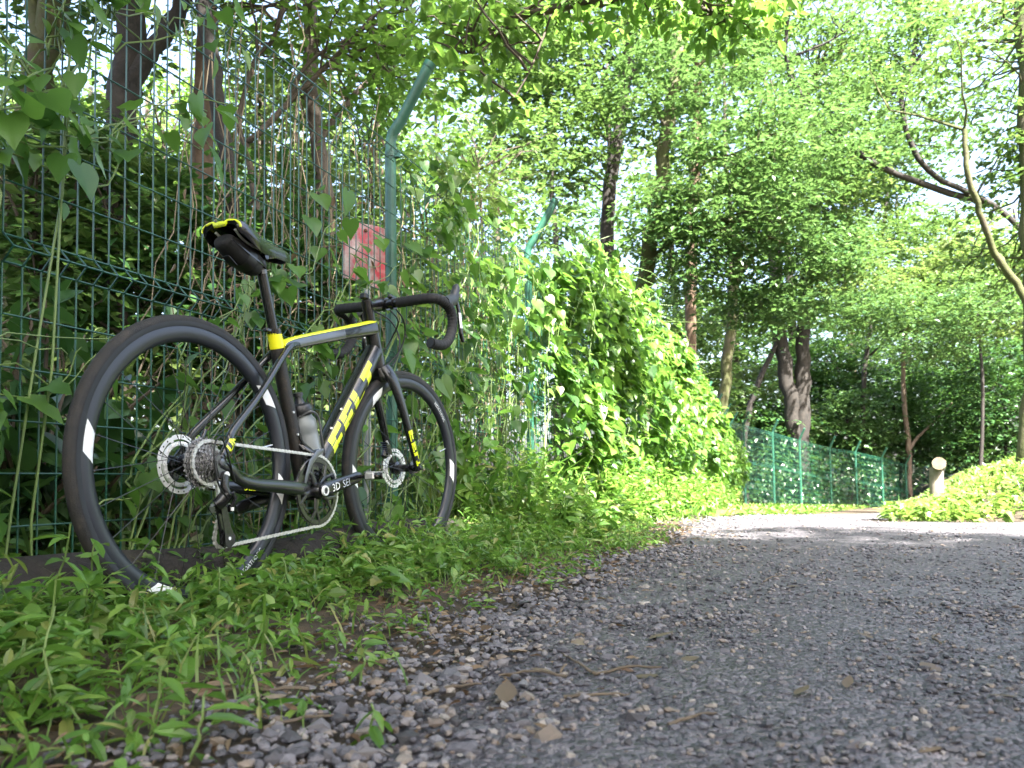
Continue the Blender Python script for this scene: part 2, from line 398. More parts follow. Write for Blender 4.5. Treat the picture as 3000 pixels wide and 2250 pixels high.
def panel(k, split=True):
    s0 = k * PSP + .03; s1 = (k + 1) * PSP - .03
    base = fpt(S1 + (s0 + s1) / 2, 0).z - fence.location.z
    r = .0023; p = empty('mesh_panel'); p.parent = fence
    # folded stiffening beads: mid height, top and foot
    for h0, dp in ((MID - .03, .030), (TOP - .06, .034), (.06, .03)):
        mb = MB()
        for z, o in ((h0, 0), (h0 + .03, dp), (h0 + .06, 0)):
            mb.tube([(s0, o, base + z), (s1, o, base + z)], .0026, 5)
        n = int((s1 - s0) / PITCHW)
        for i in range(n + 1):
            x = s0 + i * PITCHW
            mb.tube([(x, 0, base + h0 - .003), (x + .001, dp + .002, base + h0 + .03), (x, 0, base + h0 + .063)], r, 4, cap=False)
        mb.build('folded_bead', M['fence'], p)
    hs = [.09 + .1133 * j for j in range(1, 6)] + [MID + .03 + (TOP - .06 - MID - .03) * j / 7 for j in range(1, 7)]
    seg = ((.12, MID - .03), (MID + .03, TOP - .06))
    n = int((s1 - s0) / PITCHW)
    if split:
        for a, b in seg:
            key = round(b - a, 3)
            if key not in vw: vw[key] = wire_mesh('vertical_wire', b - a)
            for i in range(n + 1):
                o = link('vertical_wire', vw[key], p); o.location = (s0 + i * PITCHW, random.gauss(0, .0006), base + a)
        if 'h' not in vw: vw['h'] = MB().tube([(0, 0, 0), (s1 - s0, 0, 0)], .0022, 5).mesh('horizontal_wire', M['fence'])
        for h in hs:
            o = link('horizontal_wire', vw['h'], p); o.location = (s0, .0044, base + h)
    else:
        m2 = MB()
        for a, b in seg:
            for i in range(n + 1): m2.tube([(s0 + i * PITCHW, 0, base + a), (s0 + i * PITCHW, 0, base + b)], .0024, 3, cap=False)
        for h in hs: m2.tube([(s0, .004, base + h), (s1, .004, base + h)], .0024, 3, cap=False)
        w = m2.build('wire_grid', M['fence'], p)
        w['kind'] = 'stuff'
for k in range(-2, 9): panel(k, k <= 1)
for k in range(-1, 10):
    b = fpt(S1 + k * PSP, 0).z - fence.location.z
    o = link('post', pm_, fence); o.location = (k * PSP, 0, b)
    if k <= 4:
        c = link('post_cap', capm, o)
        for h in ((.12, MID, TOP - .02) if k < 3 else (MID,)):
            q = link('clamp_band', bandm, o); q.location = (0, 0, h)

# ------------------------------------------------------------------ the same fence farther on, along the bend of the path
far_px = [(2096, 1246, 1450), (2178, 1268, 1450), (2263, 1290, 1475), (2342, 1312, 1465), (2431, 1335, 1509), (2506, 1346, 1513), (2583, 1364, 1523), (2653, 1384, 1535), (2722, 1400, 1548), (2800, 1416, 1560)]
far_Y = [18.7, 20.0, 21.3, 22.4, 23.5, 24.6, 25.7, 26.8, 28.0, 29.3]
fp = []
for (x, t, b), Y in zip(far_px, far_Y):
    q = at(x, t - 22, Y); fp.append(Vector((q.x, q.y, q.z)))
far = empty('boundary_fence', (fp[0].x, fp[0].y, zf(fp[0].x, fp[0].y)))
tag(far, 'distant run of green mesh fence where the path bends downhill, with ivy growing through it', 'fence')
fo = far.location.copy()
FH = 1.95
for i, q in enumerate(fp):
    gz = min(zf(q.x, q.y), q.z - FH) - .05
    mb = MB().tube([(0, 0, 0), (0, 0, q.z - gz), (.02, -.03, q.z - gz + .08), (.10, -.16, q.z - gz + .34)], .034, 8)
    o = mb.build('post', M['fence_post'], far); o.location = Vector((q.x, q.y, gz)) - fo
    if i < len(fp) - 1:
        q2 = fp[i + 1]; mb = MB(); L = (q2 - q).length; n = int(L / .06)
        for j in range(n + 1):
            t = j / n; a = q.lerp(q2, t) - fo
            mb.tube([(a.x, a.y, a.z - FH), (a.x, a.y, a.z)], .0045, 3, cap=False)
        for h in [0, .05, .1] + [.1 + .13 * j for j in range(1, 7)] + [.93, .97] + [.97 + .13 * j for j in range(1, 7)]:
            a = q - fo - Vector((0, 0, h)); b = q2 - fo - Vector((0, 0, h)); mb.tube([a, b], (.010 if h in (0, .05, .93, .97) else .0045), 3, cap=False)
        pn = mb.build('mesh_panel', M['fence'], far)

# ------------------------------------------------------------------ faded red notice board behind the fence
def sign_material():
    m, nt, b = new_mat('faded_red_paint')
    n = noise(nt, 9, 6, .7); r = ramp(nt, [(.36, (.44, .02, .03)), (.44, (.42, .05, .055)), (.52, (.34, .15, .14)), (.62, (.42, .33, .29))], n.outputs[0])
    t = nt.nodes.new('ShaderNodeTexCoord'); w = nt.nodes.new('ShaderNodeTexWave'); w.inputs['Scale'].default_value = 5; w.inputs['Distortion'].default_value = 3; w.bands_direction = 'Z'
    nt.links.new(t.outputs['Object'], w.inputs['Vector'])
    mx = nt.nodes.new('ShaderNodeMixRGB'); mx.inputs[2].default_value = (.45, .40, .34, 1)
    rr = ramp(nt, [(.75, (0, 0, 0)), (.98, (.22, .22, .22))], w.outputs[0]); nt.links.new(rr.outputs[0], mx.inputs[0])
    nt.links.new(r.outputs[0], mx.inputs[1]); nt.links.new(mx.outputs[0], b.inputs['Base Color']); b.inputs['Roughness'].default_value = .5
    return m
M['sign'] = sign_material()
M['rust'] = mat('rust', [(.3, (.10, .045, .02)), (.7, (.2, .1, .05))], .8, scale=30)
M['sign_post'] = mat('sign_post', [(.3, (.25, .26, .25)), (.7, (.38, .38, .36))], .5, metal=.4, scale=20)
Ys = 3.05
c0, c1, c2, c3 = at(1009, 640, Ys - .16), at(1126, 672, Ys + .12), at(1128, 850, Ys + .12), at(1008, 814, Ys - .16)
so = at(1068, 1000, Ys); so = Vector((so.x, so.y, zf(so.x, so.y)))
sg = tag(empty('notice_board', so), 'weathered red notice board on a thin post just behind the wire fence', 'notice board')
mb = MB(); nrm = (c1 - c0).cross(c3 - c0).normalized() * .004; NS = 8; v = []; f = []
for side in (-1, 1):
    for i in range(NS + 1):
        for j in range(NS + 1):
            a = c0.lerp(c1, i / NS); b = c3.lerp(c2, i / NS); p = a.lerp(b, j / NS) + nrm * side
            p += nrm.normalized() * (.010 * math.sin(i * .8) * math.cos(j * .5) + (.02 if (i == NS and j == NS) else 0))
            v.append(p - so)
K = (NS + 1) ** 2
for sd in (0, 1):
    for i in range(NS):
        for j in range(NS):
            q = [sd * K + i * (NS + 1) + j, sd * K + (i + 1) * (NS + 1) + j, sd * K + (i + 1) * (NS + 1) + j + 1, sd * K + i * (NS + 1) + j + 1]
            f.append(tuple(q if sd else q[::-1]))
rim_ = [i * (NS + 1) for i in range(NS + 1)] + [NS * (NS + 1) + j for j in range(1, NS + 1)] + [i * (NS + 1) + NS for i in range(NS - 1, -1, -1)] + [j for j in range(NS - 1, 0, -1)]
for a, b in zip(rim_, rim_[1:] + rim_[:1]): f.append((a, b, K + b, K + a))
mb.add(v, f); mb.build('board', M['sign'], sg)
cm = (c0 + c1 + c2 + c3) / 4 - so; bk = -nrm.normalized() if nrm.dot(Vector((0, 1, 0))) > 0 else nrm.normalized()
away = Vector((0, 1, 0)) * .03
MB().tube([(cm.x, cm.y + .03, -.1), (cm.x, cm.y + .03, cm.z + .1)], .014, 8).build('post', M['sign_post'], sg)
for t in (.12, .88):
    p = (c0.lerp(c1, .5)).lerp(c3.lerp(c2, .5), t) - so
    MB().tube([p + Vector((.004, -.016, 0)), p + Vector((0, .03, 0))], .006, 8).build('bolt', M['rust'], sg)

# ------------------------------------------------------------------ old log lying along the fence foot behind the wheels
def bark_tube(path, rad, n=14, seed=0, amp=.12):
    r_ = random.Random(seed); mb = MB(); P = [Vector(p) for p in path]
    mb.tube(P, rad, n); m = len(P)
    v = []
    for i in range(m):
        c = P[i]
        for k in range(n):
            q = Vector(mb.v[i * n + k]); d = q - c
            v.append(tuple(c + d * (1 + amp * (math.sin(k * 2.4 + i * .5 + seed) * .5 + r_.uniform(-.5, .5)))))
    mb.v = v; return mb
M['log'] = mat('log', [(.3, (.006, .005, .0045)), (.5, (.012, .0095, .008)), (.68, (.025, .02, .016)), (.8, (.018, .026, .009))], .9, scale=7, bump=1.0, bscale=40)
M['cut_wood'] = mat('cut_wood', [(.3, (.20, .14, .09)), (.7, (.32, .24, .16))], .8, scale=14, bump=.3)
def logpts(sa, sb, out, r, n=16, wob=.02):
    pts = []
    for i in range(n):
        s = sa + (sb - sa) * i / (n - 1); p = fpt(s, 0, out + wob * math.sin(i * .9)); p.z = zf(p.x, p.y) + r * .75; pts.append(p)
    return pts
lp = logpts(.95, 3.62, .17, .085)
lo = lp[0].copy(); lo.z -= .07
lg = tag(empty('fallen_log', lo), 'dark mossy log lying on the ground between the bicycle wheels and the fence', 'log')
bark_tube([p - lo for p in lp], [.070 + .012 * math.sin(i * .7) for i in range(len(lp))], 16, 3).build('bark', M['log'], lg, sharp=60)
e = lp[-1] - lo; d = (lp[-1] - lp[-2]).normalized()
MB().tube([e + d * .002, e + d * .012], .066, 14).build('cut_end', M['cut_wood'], lg)

# ------------------------------------------------------------------ log barrier on the bank
M['grey_wood'] = mat('grey_wood', [(.3, (.10, .085, .07)), (.55, (.19, .165, .135)), (.8, (.27, .24, .20))], .85, scale=6, bump=.5, bscale=30)
M['pale_end'] = mat('pale_end', [(.35, (.11, .085, .055)), (.7, (.19, .155, .105))], .8, scale=12, bump=.2)
YB = 9.6
pb = at(2748, 1500, YB); pb.z = zf(pb.x, pb.y) - .1
bar = tag(empty('log_barrier', pb), 'grey weathered log post carrying a round rail on the grassy bank', 'barrier')
tp = at(2746, 1382, YB); rr_ = .082
bark_tube([Vector((0, 0, -.3)), Vector((-.005, 0, .2)), tp - pb + Vector((0, .03, .05))], [rr_ * 1.05, rr_, rr_ * .98], 14, 5, .05).build('post', M['grey_wood'], bar, sharp=60)
rc = at(2751, 1358, YB - .12) - pb; far_end = Vector((2.4, 4.4, -.25)) + rc
bark_tube([rc, rc.lerp(far_end, .3), rc.lerp(far_end, .7), far_end], [.08, .082, .08, .076], 14, 8, .05).build('rail', M['grey_wood'], bar, sharp=60)
dn = (far_end - rc).normalized()
MB().tube([rc - dn * .012, rc - dn * .002], .077, 18).build('sawn_end', M['pale_end'], bar)

# ------------------------------------------------------------------ leaves
def fan(outline, rib=(.4, 0, -.03), droop=.12, cup=.10):
    up = [(x, y) for x, y in outline]; pts = up + [(x, -y) for x, y in reversed(up[1:-1])]
    V = [(rib[0], 0, rib[2] - droop * rib[0] ** 2)] + [(x, y, cup * abs(y) - droop * x * abs(x)) for x, y in pts]
    n = len(pts); Fc = [(0, 1 + i, 1 + (i + 1) % n) for i in range(n)]
    return np.array(V), np.array(Fc)
T_RHOMB = (np.array([(0, 0, 0), (.42, .28, .04), (1, 0, -.10), (.42, -.28, .04)]), np.array([(0, 2, 1), (0, 3, 2)]))
T_LANCE = fan([(0, 0), (.22, .12), (.5, .15), (.78, .09), (1, 0)], (.45, 0, -.02), .28, .35)
T_OVAL = fan([(0, 0), (.18, .2), (.45, .29), (.75, .2), (1, 0)], (.42, 0, -.03), .2, .25)
T_HEART = fan([(0, 0), (-.13, .15), (-.09, .33), (.08, .44), (.30, .43), (.54, .31), (.80, .13), (1.02, 0)], (.28, 0, -.03), .16, .12)
T_LOBE = fan([(0, 0), (-.08, .22), (.12, .5), (.36, .26), (.62, .3), (1.05, 0)], (.3, 0, -.03), .2, .15)
T_BLADE = (np.array([(0, .02, 0), (0, -.02, 0), (.35, .022, .02), (.35, -.022, .02), (.72, .014, -.10), (.72, -.014, -.10), (1, 0, -.34)]), np.array([(0, 1, 3), (0, 3, 2), (2, 3, 5), (2, 5, 4), (4, 5, 6)]))
def place(tmpl, pos, size, yaw, pitch, roll):
    V, Fc = tmpl; n = len(pos); k = len(V)
    x, y, z = V[:, 0][None], V[:, 1][None], V[:, 2][None]
    cr, sr, cp, sp, cz, sz = [f(a)[:, None] for a in (roll, pitch, yaw) for f in (np.cos, np.sin)]
    y1 = y * cr - z * sr; z1 = y * sr + z * cr
    x2 = x * cp + z1 * sp; z2 = -x * sp + z1 * cp
    out = np.stack([x2 * cz - y1 * sz, x2 * sz + y1 * cz, z2], -1) * np.asarray(size)[:, None, None] + np.asarray(pos)[:, None, :]
    return out.reshape(-1, 3), (Fc[None] + (np.arange(n) * k)[:, None, None]).reshape(-1, 3)
def merge(parts):
    Vs, Fs, b = [], [], 0
    for V, Fc in parts: Vs.append(V); Fs.append(Fc + b); b += len(V)
    return np.concatenate(Vs), np.concatenate(Fs)
def spray(centers, per, rad, size, r, flat=.22, tilt=.45, tmpl=T_RHOMB, nod=.15):
    """Flattened sprays of leaves round each centre, as on a broadleaf twig."""
    n = len(centers); N = n * per
    c = np.repeat(centers, per, 0)
    ang = r.uniform(0, 2 * np.pi, N); rr = np.repeat(r.uniform(.6, 1.25, n), per) * rad * np.sqrt(r.random(N))
    tx, ty = np.repeat(r.normal(0, .28, n), per), np.repeat(r.normal(0, .28, n), per)
    dx, dy = rr * np.cos(ang), rr * np.sin(ang)
    dz = r.normal(0, flat * rad * .4, N) + dx * tx + dy * ty - .25 * rr * rr / max(rad, .01)
    P = c + np.stack([dx, dy, dz], 1)
    return place(tmpl, P, size * r.uniform(.65, 1.3, N), ang + r.normal(0, .6, N), r.normal(nod, tilt, N), r.normal(0, tilt, N))

def wobble(pts, amp, r, sub=4):
    """Refine a polyline into a gently crooked limb."""
    P = [Vector(p) for p in pts]; out = []
    for i in range(len(P) - 1):
        p0 = P[max(0, i - 1)]; p1 = P[i]; p2 = P[i + 1]; p3 = P[min(len(P) - 1, i + 2)]
        for k in range(sub):
            t = k / sub
            q = .5 * ((2 * p1) + (p2 - p0) * t + (2 * p0 - 5 * p1 + 4 * p2 - p3) * t * t + (3 * p1 - p0 - 3 * p2 + p3) * t ** 3)
            out.append(q + Vector(r.normal(0, amp, 3)) * (0 if (i == 0 and k == 0) else 1))
    out.append(P[-1]); return out
def tree(name, label, limbs, clumps, leaf, bark, size=.12, per=26, rad=.42, seed=1, group='forest trees', cat='tree', twigs=60, tmpl=T_RHOMB, flat=.15, tilt=.32, shell=.35):
    """limbs: [(points, r0, r1)] in world space, first one the trunk. clumps: [(centre, radii, sprays)]."""
    r = np.random.default_rng(seed)
    b = Vector(limbs[0][0][0]); gz = zf(b.x, b.y)
    if b.z > gz: b = Vector((b.x, b.y, gz)); limbs[0][0].insert(0, b - Vector((0, 0, .15)))
    else: b = Vector((b.x, b.y, gz))
    root = tag(empty(name, b), label, cat, group)
    mb = MB(); ends = []
    for pts, r0, r1 in limbs:
        W = wobble(pts, r0 * .12, r, 5); n = 12 if r0 > .06 else 7
        t = bark_tube([p - b for p in W], [r0 + (r1 - r0) * (i / (len(W) - 1)) ** .8 for i in range(len(W))], n, int(r.integers(99)), .09)
        mb.add(t.v, t.f); ends += W[len(W) // 3:]
    C = []
    for c, R, n in clumps:
        d = r.normal(size=(n, 3)); d /= np.linalg.norm(d, axis=1)[:, None]
        C.append(np.array(c) + d * np.array(R) * (r.random(n) ** shell)[:, None])
    C = np.concatenate(C) if C else np.zeros((0, 3))
    if len(C) and ends:
        E_ = np.array([tuple(e) for e in ends])
        for i in r.permutation(len(C))[:twigs]:
            k = np.argmin(((E_ - C[i]) ** 2).sum(1) + r.random(len(E_)) * 1.5); a = Vector(E_[k]); q = Vector(C[i]); L = (q - a).length
            if L > 2.2: continue
            mid = a.lerp(q, .5) + Vector(r.normal(0, .10 * L, 3)) + Vector((0, 0, .08 * L))
            mb.tube([p - b for p in wobble([a, mid, q], .02 * L, r, 3)], [.006 + .009 * L, .004], 5, cap=False)
    mb.build('trunk', M[bark], root, sharp=70)
    per = int(per * 1.2); rad = rad * .88
    if len(C):
        V, Fc = spray(C - np.array(b), per, rad, size, r, flat, tilt, tmpl)
        link('crown', np_mesh('crown', V, Fc, M[leaf]), root)
    return root
def up(px, py, Y): return at(px, py, Y)

def bushmat(n): return M[n]
def shrub(name, label, base, h, w, leaf, size, stems, per, seed, tmpl=T_OVAL, group=None, cat='shrub', bark='twig', droop=.3):
    """Several arching stems from one foot with leaves along them."""
    r = np.random.default_rng(seed); b = Vector((base[0], base[1], zf(base[0], base[1])))
    root = tag(empty(name, b), label, cat, group); mb = MB(); P = []; yaw = []
    for i in range(stems):
        a = r.uniform(0, 2 * np.pi); rr = w * math.sqrt(r.random()); hh = h * r.uniform(.45, 1.05) * (1 - .35 * rr / w)
        tip = Vector((rr * math.cos(a), rr * math.sin(a), hh)); st = Vector(r.normal(0, .05, 3)); st.z = -.02
        path = wobble([st, st.lerp(tip, .5) + Vector((0, 0, .12 * hh)), tip], .012, r, 4)
        mb.tube(path, [.008 + .004 * h, .003], 5, cap=False)
        m = len(path)
        for k in range(per):
            t = r.uniform(.25, 1.0); q = path[min(m - 1, int(t * (m - 1)))].lerp(path[min(m - 1, int(t * (m - 1)) + 1)], r.random())
            P.append(q + Vector(r.normal(0, .03, 3))); yaw.append(r.uniform(0, 2 * np.pi))
    mb.build('stem', M[bark], root)
    n = len(P); P = np.array([tuple(p) for p in P])
    V, Fc = place(tmpl, P, size * r.uniform(.6, 1.25, n), np.array(yaw), r.normal(droop, .4, n), r.normal(0, .4, n))
    link('foliage', np_mesh('foliage', V, Fc, M[leaf]), root)
    return root

# ------------------------------------------------------------------ trees behind the near fence
tree('leaning_tree', 'thick pale-barked mossy trunk leaning left at the forest edge behind the fence',
     [([at(60, 900, 6.0), at(75, 420, 6.0), at(120, 200, 6.0), at(165, -20, 6.1), at(200, -400, 6.3)], .14, .10), ([at(120, 120, 6.0), at(80, -60, 6.2), at(20, -250, 6.5)], .07, .03)],
     [((at(200, -500, 6.3)), (1.8, 1.2, .8), 70), (at(50, -40, 7), (.8, .8, .5), 26)], 'tree_leaf', 'bark_moss', .10, 24, .4, 11)
tree('forked_tree', 'dark forked trunk with a limb rising to the right behind the fence',
     [([at(330, 900, 5.2), at(340, 500, 5.2), at(352, 300, 5.2), at(380, 60, 5.2), at(395, -300, 5.3)], .115, .09),
      ([at(372, 300, 5.2), at(415, 200, 5.2), at(480, 105, 5.2), at(545, -20, 5.3), at(620, -250, 5.4)], .07, .045)],
     [(at(480, -420, 5.4), (1.9, 1.3, .7), 80), (at(300, 60, 6.5), (.7, .5, .5), 14)], 'tree_leaf', 'bark_dark', .10, 24, .4, 12)
tree('slender_tree', 'slender dark trunk bowed to the right behind the wire mesh',
     [([at(700, 1000, 5.0), at(690, 760, 5.0), at(676, 590, 5.0), at(648, 370, 5.0), at(620, 170, 5.0), at(590, -40, 5.0), at(575, -300, 5.1)], .058, .05)],
     [(at(600, -350, 5.1), (1.4, 1.0, .6), 50)], 'tree_leaf', 'bark_dark', .10, 24, .4, 13)
tree('crooked_sapling', 'thin crooked grey sapling branching above the notice board',
     [([at(775, 760, 5.4), at(755, 620, 5.4), at(722, 430, 5.4), at(745, 405, 5.4), at(845, 300, 5.5), at(1000, 150, 5.6), at(1100, 40, 5.7)], .030, .018),
      ([at(722, 430, 5.4), at(700, 350, 5.4), at(745, 180, 5.4), at(800, 110, 5.4), at(850, -20, 5.4)], .022, .014),
      ([at(845, 300, 5.5), at(900, 190, 5.5), at(1010, 120, 5.6), at(1160, 70, 5.7)], .018, .01)],
     [(at(950, 60, 5.7), (.9, .6, .55), 46), (at(1120, 250, 5.6), (.6, .5, .4), 22)], 'bright_leaf', 'bark', .085, 22, .34, 14, twigs=40)
tree('red_trunk_tree', 'reddish pale trunk standing deeper in the wood behind the saddle',
     [([at(575, 1100, 7.2), at(578, 820, 7.2), at(590, 520, 7.2), at(600, 250, 7.2), at(605, -200, 7.3)], .115, .09)],
     [(at(600, -250, 7.3), (2.0, 1.5, .9), 60)], 'olive_leaf', 'bark_red', .11, 24, .42, 15)
tree('grey_tree', 'grey trunk half hidden by dry climbers near the fence post',
     [([at(1010, 1000, 7.5), at(960, 640, 7.5), at(930, 420, 7.5), at(905, 150, 7.5), at(920, -150, 7.6)], .09, .07),
      ([at(930, 420, 7.5), at(1020, 300, 7.5), at(1130, 190, 7.6), at(1210, 90, 7.7)], .04, .02)],
     [(at(1000, 40, 7.6), (1.5, 1.0, 1.0), 60)], 'olive_leaf', 'bark', .10, 24, .4, 16)
# foliage deeper in the wood on the left
i = 0
for (px, py, Y, R, n, leaf, lab) in [
    (90, 330, 8.5, (1.3, .9, 1.0), 70, 'tree_leaf', 'leafy understorey tree behind the pale leaning trunk'),
    (250, 560, 7.6, (1.2, .8, .8), 75, 'dark_leaf', 'dark evergreen understorey tree behind the forked trunk'),
    (330, 640, 4.6, (.75, .45, .55), 60, 'tree_leaf', 'leafy sapling in front of the forked trunk'),
    (90, 560, 4.4, (.6, .4, .6), 50, 'tree_leaf', 'leafy sapling in front of the leaning trunk'),
    (640, 720, 4.8, (.7, .4, .5), 46, 'dark_leaf', 'glossy evergreen sapling in front of the slender trunk'),
    (880, 800, 5.2, (.8, .4, .5), 46, 'tree_leaf', 'leafy sapling left of the notice board post'),
    (1180, 900, 6.0, (.9, .5, .7), 60, 'tree_leaf', 'leafy sapling behind the front wheel'),
    (120, 760, 6.4, (1.0, .7, .8), 60, 'dark_leaf', 'dark evergreen understorey tree at the foot of the leaning trunk'),
    (520, 800, 7.2, (1.1, .7, .7), 60, 'dark_leaf', 'dark evergreen understorey tree behind the rear wheel'),
    (700, 900, 8.5, (1.2, .8, .8), 50, 'tree_leaf', 'green understorey tree behind the bicycle saddle'),
    (1000, 850, 9.0, (1.3, .8, .9), 60, 'tree_leaf', 'green understorey tree behind the handlebar'),
    (1250, 700, 9.5, (1.3, .8, 1.2), 66, 'olive_leaf', 'olive understorey tree between the two fence posts'),
    (1400, 500, 10.5, (1.4, .9, 1.4), 70, 'tree_leaf', 'leafy understorey tree above the second fence post'),
    (1380, 900, 9.0, (1.2, .8, .9), 60, 'tree_leaf', 'low green understorey tree behind the second fence post'),
    (480, 420, 9.5, (1.3, .9, 1.2), 66, 'bright_leaf', 'bright leafy young tree seen between the dark trunks'),
    (760, 260, 9.0, (1.2, .9, 1.0), 60, 'olive_leaf', 'yellow-green understorey tree behind the crooked sapling'),
    (880, 560, 8.2, (.9, .7, .8), 44, 'olive_leaf', 'thin olive understorey tree left of the notice board'),
    (1080, 420, 9.5, (1.2, .9, 1.2), 66, 'tree_leaf', 'green understorey tree behind the bent fence post')]:
    i += 1
    c = at(px, py, Y); t = Vector((c.x, c.y, zf(c.x, c.y)))
    tree('understorey_tree', lab, [([t, t.lerp(c, .5) + Vector((.1, 0, 0)), c], .05, .02)], [(c, R, n), (c - Vector((0, 0, R[2] * 1.1)), (R[0] * .8, R[1], R[2] * .7), int(n * .6))], leaf, 'bark', .10, 24, .38, 40 + i, 'understorey trees behind the fence', twigs=30)

# ------------------------------------------------------------------ trees beyond the bend of the path
tree('tall_oak', 'tall straight dark trunk rising behind the vine-covered fence',
     [([at(1770, 1000, 15), at(1776, 665, 15), at(1800, 460, 15), at(1830, 250, 15), at(1850, 60, 15.2), at(1880, -300, 15.5)], .16, .11), ([at(1830, 250, 15), at(1910, 130, 15.2), at(2000, 20, 15.5)], .05, .025)],
     [(at(1620, 350, 14), (1.4, 1.2, 1.3), 139), (at(1750, 60, 15), (2.2, 1.5, 1.4), 201), (at(1500, 120, 13.5), (1.4, 1.2, 1.1), 124)], 'tree_leaf', 'bark_dark', .13, 26, .5, 21, twigs=70)
tree('limbed_oak', 'large trunk with a long bare limb reaching right, behind the vine mound',
     [([at(1880, 1050, 13.5), at(1890, 790, 13.5), at(1930, 560, 13.5), at(1955, 400, 13.5), at(1985, 150, 13.8), at(2010, -200, 14)], .17, .10),
      ([at(1905, 700, 13.5), at(1990, 590, 13.4), at(2060, 480, 13.4), at(2160, 450, 13.3), at(2290, 380, 13.2)], .06, .03),
      ([at(1960, 420, 13.5), at(1930, 330, 13.4), at(1900, 280, 13.3)], .04, .02),
      ([at(1895, 760, 13.5), at(2000, 690, 13.3), at(2100, 640, 13.1)], .045, .02)],
     [(at(2250, 430, 12.8), (2.0, 1.1, .9), 126), (at(2050, 250, 13.2), (1.8, 1.2, 1.1), 155), (at(2150, 620, 12.8), (1.5, 1.0, .7), 102), (at(2080, 780, 13), (1.0, .8, .5), 60), (at(2220, 900, 13.5), (1.1, .8, .45), 60), (at(1960, 640, 13), (.9, .8, .5), 50), (at(2380, 760, 13), (1.2, .8, .5), 60)], 'blue_leaf', 'bark_moss', .12, 26, .48, 22, twigs=80)
tree('red_cedar', 'straight red-brown trunk behind the spreading green boughs',
     [([at(2025, 1100, 16), at(2027, 760, 16), at(2034, 540, 16), at(2045, 300, 16), at(2050, -100, 16)], .13, .09)],
     [(at(2050, 60, 16), (2.0, 1.5, 1.4), 139)], 'tree_leaf', 'bark_red', .13, 26, .5, 23)
tree('mossy_tree', 'yellow-mossed trunk leaning right above the distant fence',
     [([at(2110, 1350, 17), at(2125, 1120, 17), at(2155, 800, 17), at(2185, 600, 17), at(2290, 420, 17.2), at(2400, 200, 17.5)], .15, .08),
      ([at(2150, 830, 17), at(2230, 720, 16.8), at(2330, 640, 16.6)], .08, .03)],
     [(at(2420, 120, 17), (2.4, 1.6, 1.5), 126), (at(2330, 560, 16), (1.7, 1.2, .8), 108)], 'tree_leaf', 'bark_moss', .14, 26, .52, 24)
tree('twin_trunk_tree', 'two near-black trunks standing together beyond the distant fence',
     [([at(2340, 1330, 24), at(2325, 1220, 24), at(2295, 1060, 24), at(2280, 900, 24), at(2260, 500, 24)], .30, .2), ([at(2340, 1310, 24), at(2348, 1180, 24), at(2352, 1020, 24), at(2365, 820, 24), at(2400, 400, 24)], .27, .18)],
     [(at(2320, 560, 24), (3.4, 2.2, 2.0), 186), (at(2480, 820, 23.5), (2.2, 1.6, 1.4), 124)], 'olive_leaf', 'bark_dark', .18, 26, .7, 25)
tree('slanting_tree', 'slender trunk slanting up to the right beyond the distant fence',
     [([at(2180, 1300, 24), at(2210, 1150, 24), at(2290, 980, 24), at(2390, 810, 24), at(2480, 650, 24), at(2520, 520, 24)], .11, .06), ([at(2390, 810, 24), at(2420, 700, 24), at(2440, 600, 24)], .05, .03)],
     [(at(2560, 480, 23.5), (2.2, 1.5, 1.2), 170), (at(2430, 700, 23), (1.6, 1.2, .8), 93), (at(2250, 880, 23), (1.4, 1.0, .6), 77)], 'blue_leaf', 'bark_dark', .16, 26, .55, 26)
tree('forked_pale_tree', 'small pale trunk forking low in front of the dark evergreens',
     [([at(2664, 1400, 27), at(2662, 1316, 27), at(2650, 1200, 27), at(2645, 1080, 27), at(2660, 900, 27)], .11, .07), ([at(2664, 1316, 27), at(2690, 1280, 27), at(2715, 1255, 27), at(2790, 1180, 27)], .07, .03)],
     [(at(2680, 900, 27), (2.4, 1.6, 1.4), 124)], 'tree_leaf', 'bark_pale', .17, 26, .6, 27)
tree('branching_maple', 'many-branched grey tree with airy bright foliage above the distant fence',
     [([at(2530, 1350, 27), at(2530, 1130, 27), at(2550, 960, 27), at(2570, 820, 27), at(2600, 560, 27)], .10, .06),
      ([at(2540, 1050, 27), at(2620, 980, 27), at(2720, 940, 27), at(2830, 890, 27)], .05, .02), ([at(2560, 900, 27), at(2640, 820, 27), at(2740, 780, 27)], .05, .02), ([at(2550, 960, 27), at(2500, 820, 27), at(2480, 740, 27)], .04, .02)],
     [(at(2650, 720, 27), (2.6, 1.6, 1.4), 186), (at(2800, 880, 20.5), (1.8, 1.2, .8), 108), (at(2560, 300, 27), (2.6, 1.8, 1.6), 115)], 'tree_leaf', 'bark_dark', .15, 26, .55, 28)
tree('bank_tree', 'big pale trunk at the top of the sunny bank with a mossy limb leaning left',
     [([at(3012, 1420, 9.2), at(3018, 1300, 9.2), at(3035, 1000, 9.2), at(3030, 600, 9.3), at(3010, 200, 9.4), at(3000, -200, 9.5)], .14, .12),
      ([at(3035, 960, 9.2), at(2990, 850, 9.2), at(2915, 740, 9.2), at(2870, 620, 9.1), at(2835, 510, 9.0), at(2825, 380, 9)], .05, .03)],
     [(at(2900, 150, 9.5), (1.6, 1.3, .9), 71), (at(2980, 520, 9.8), (.9, .9, .7), 44), (at(2960, 760, 10.5), (.9, .8, .5), 36)], 'tree_leaf', 'bark_moss', .10, 26, .42, 29, twigs=80)
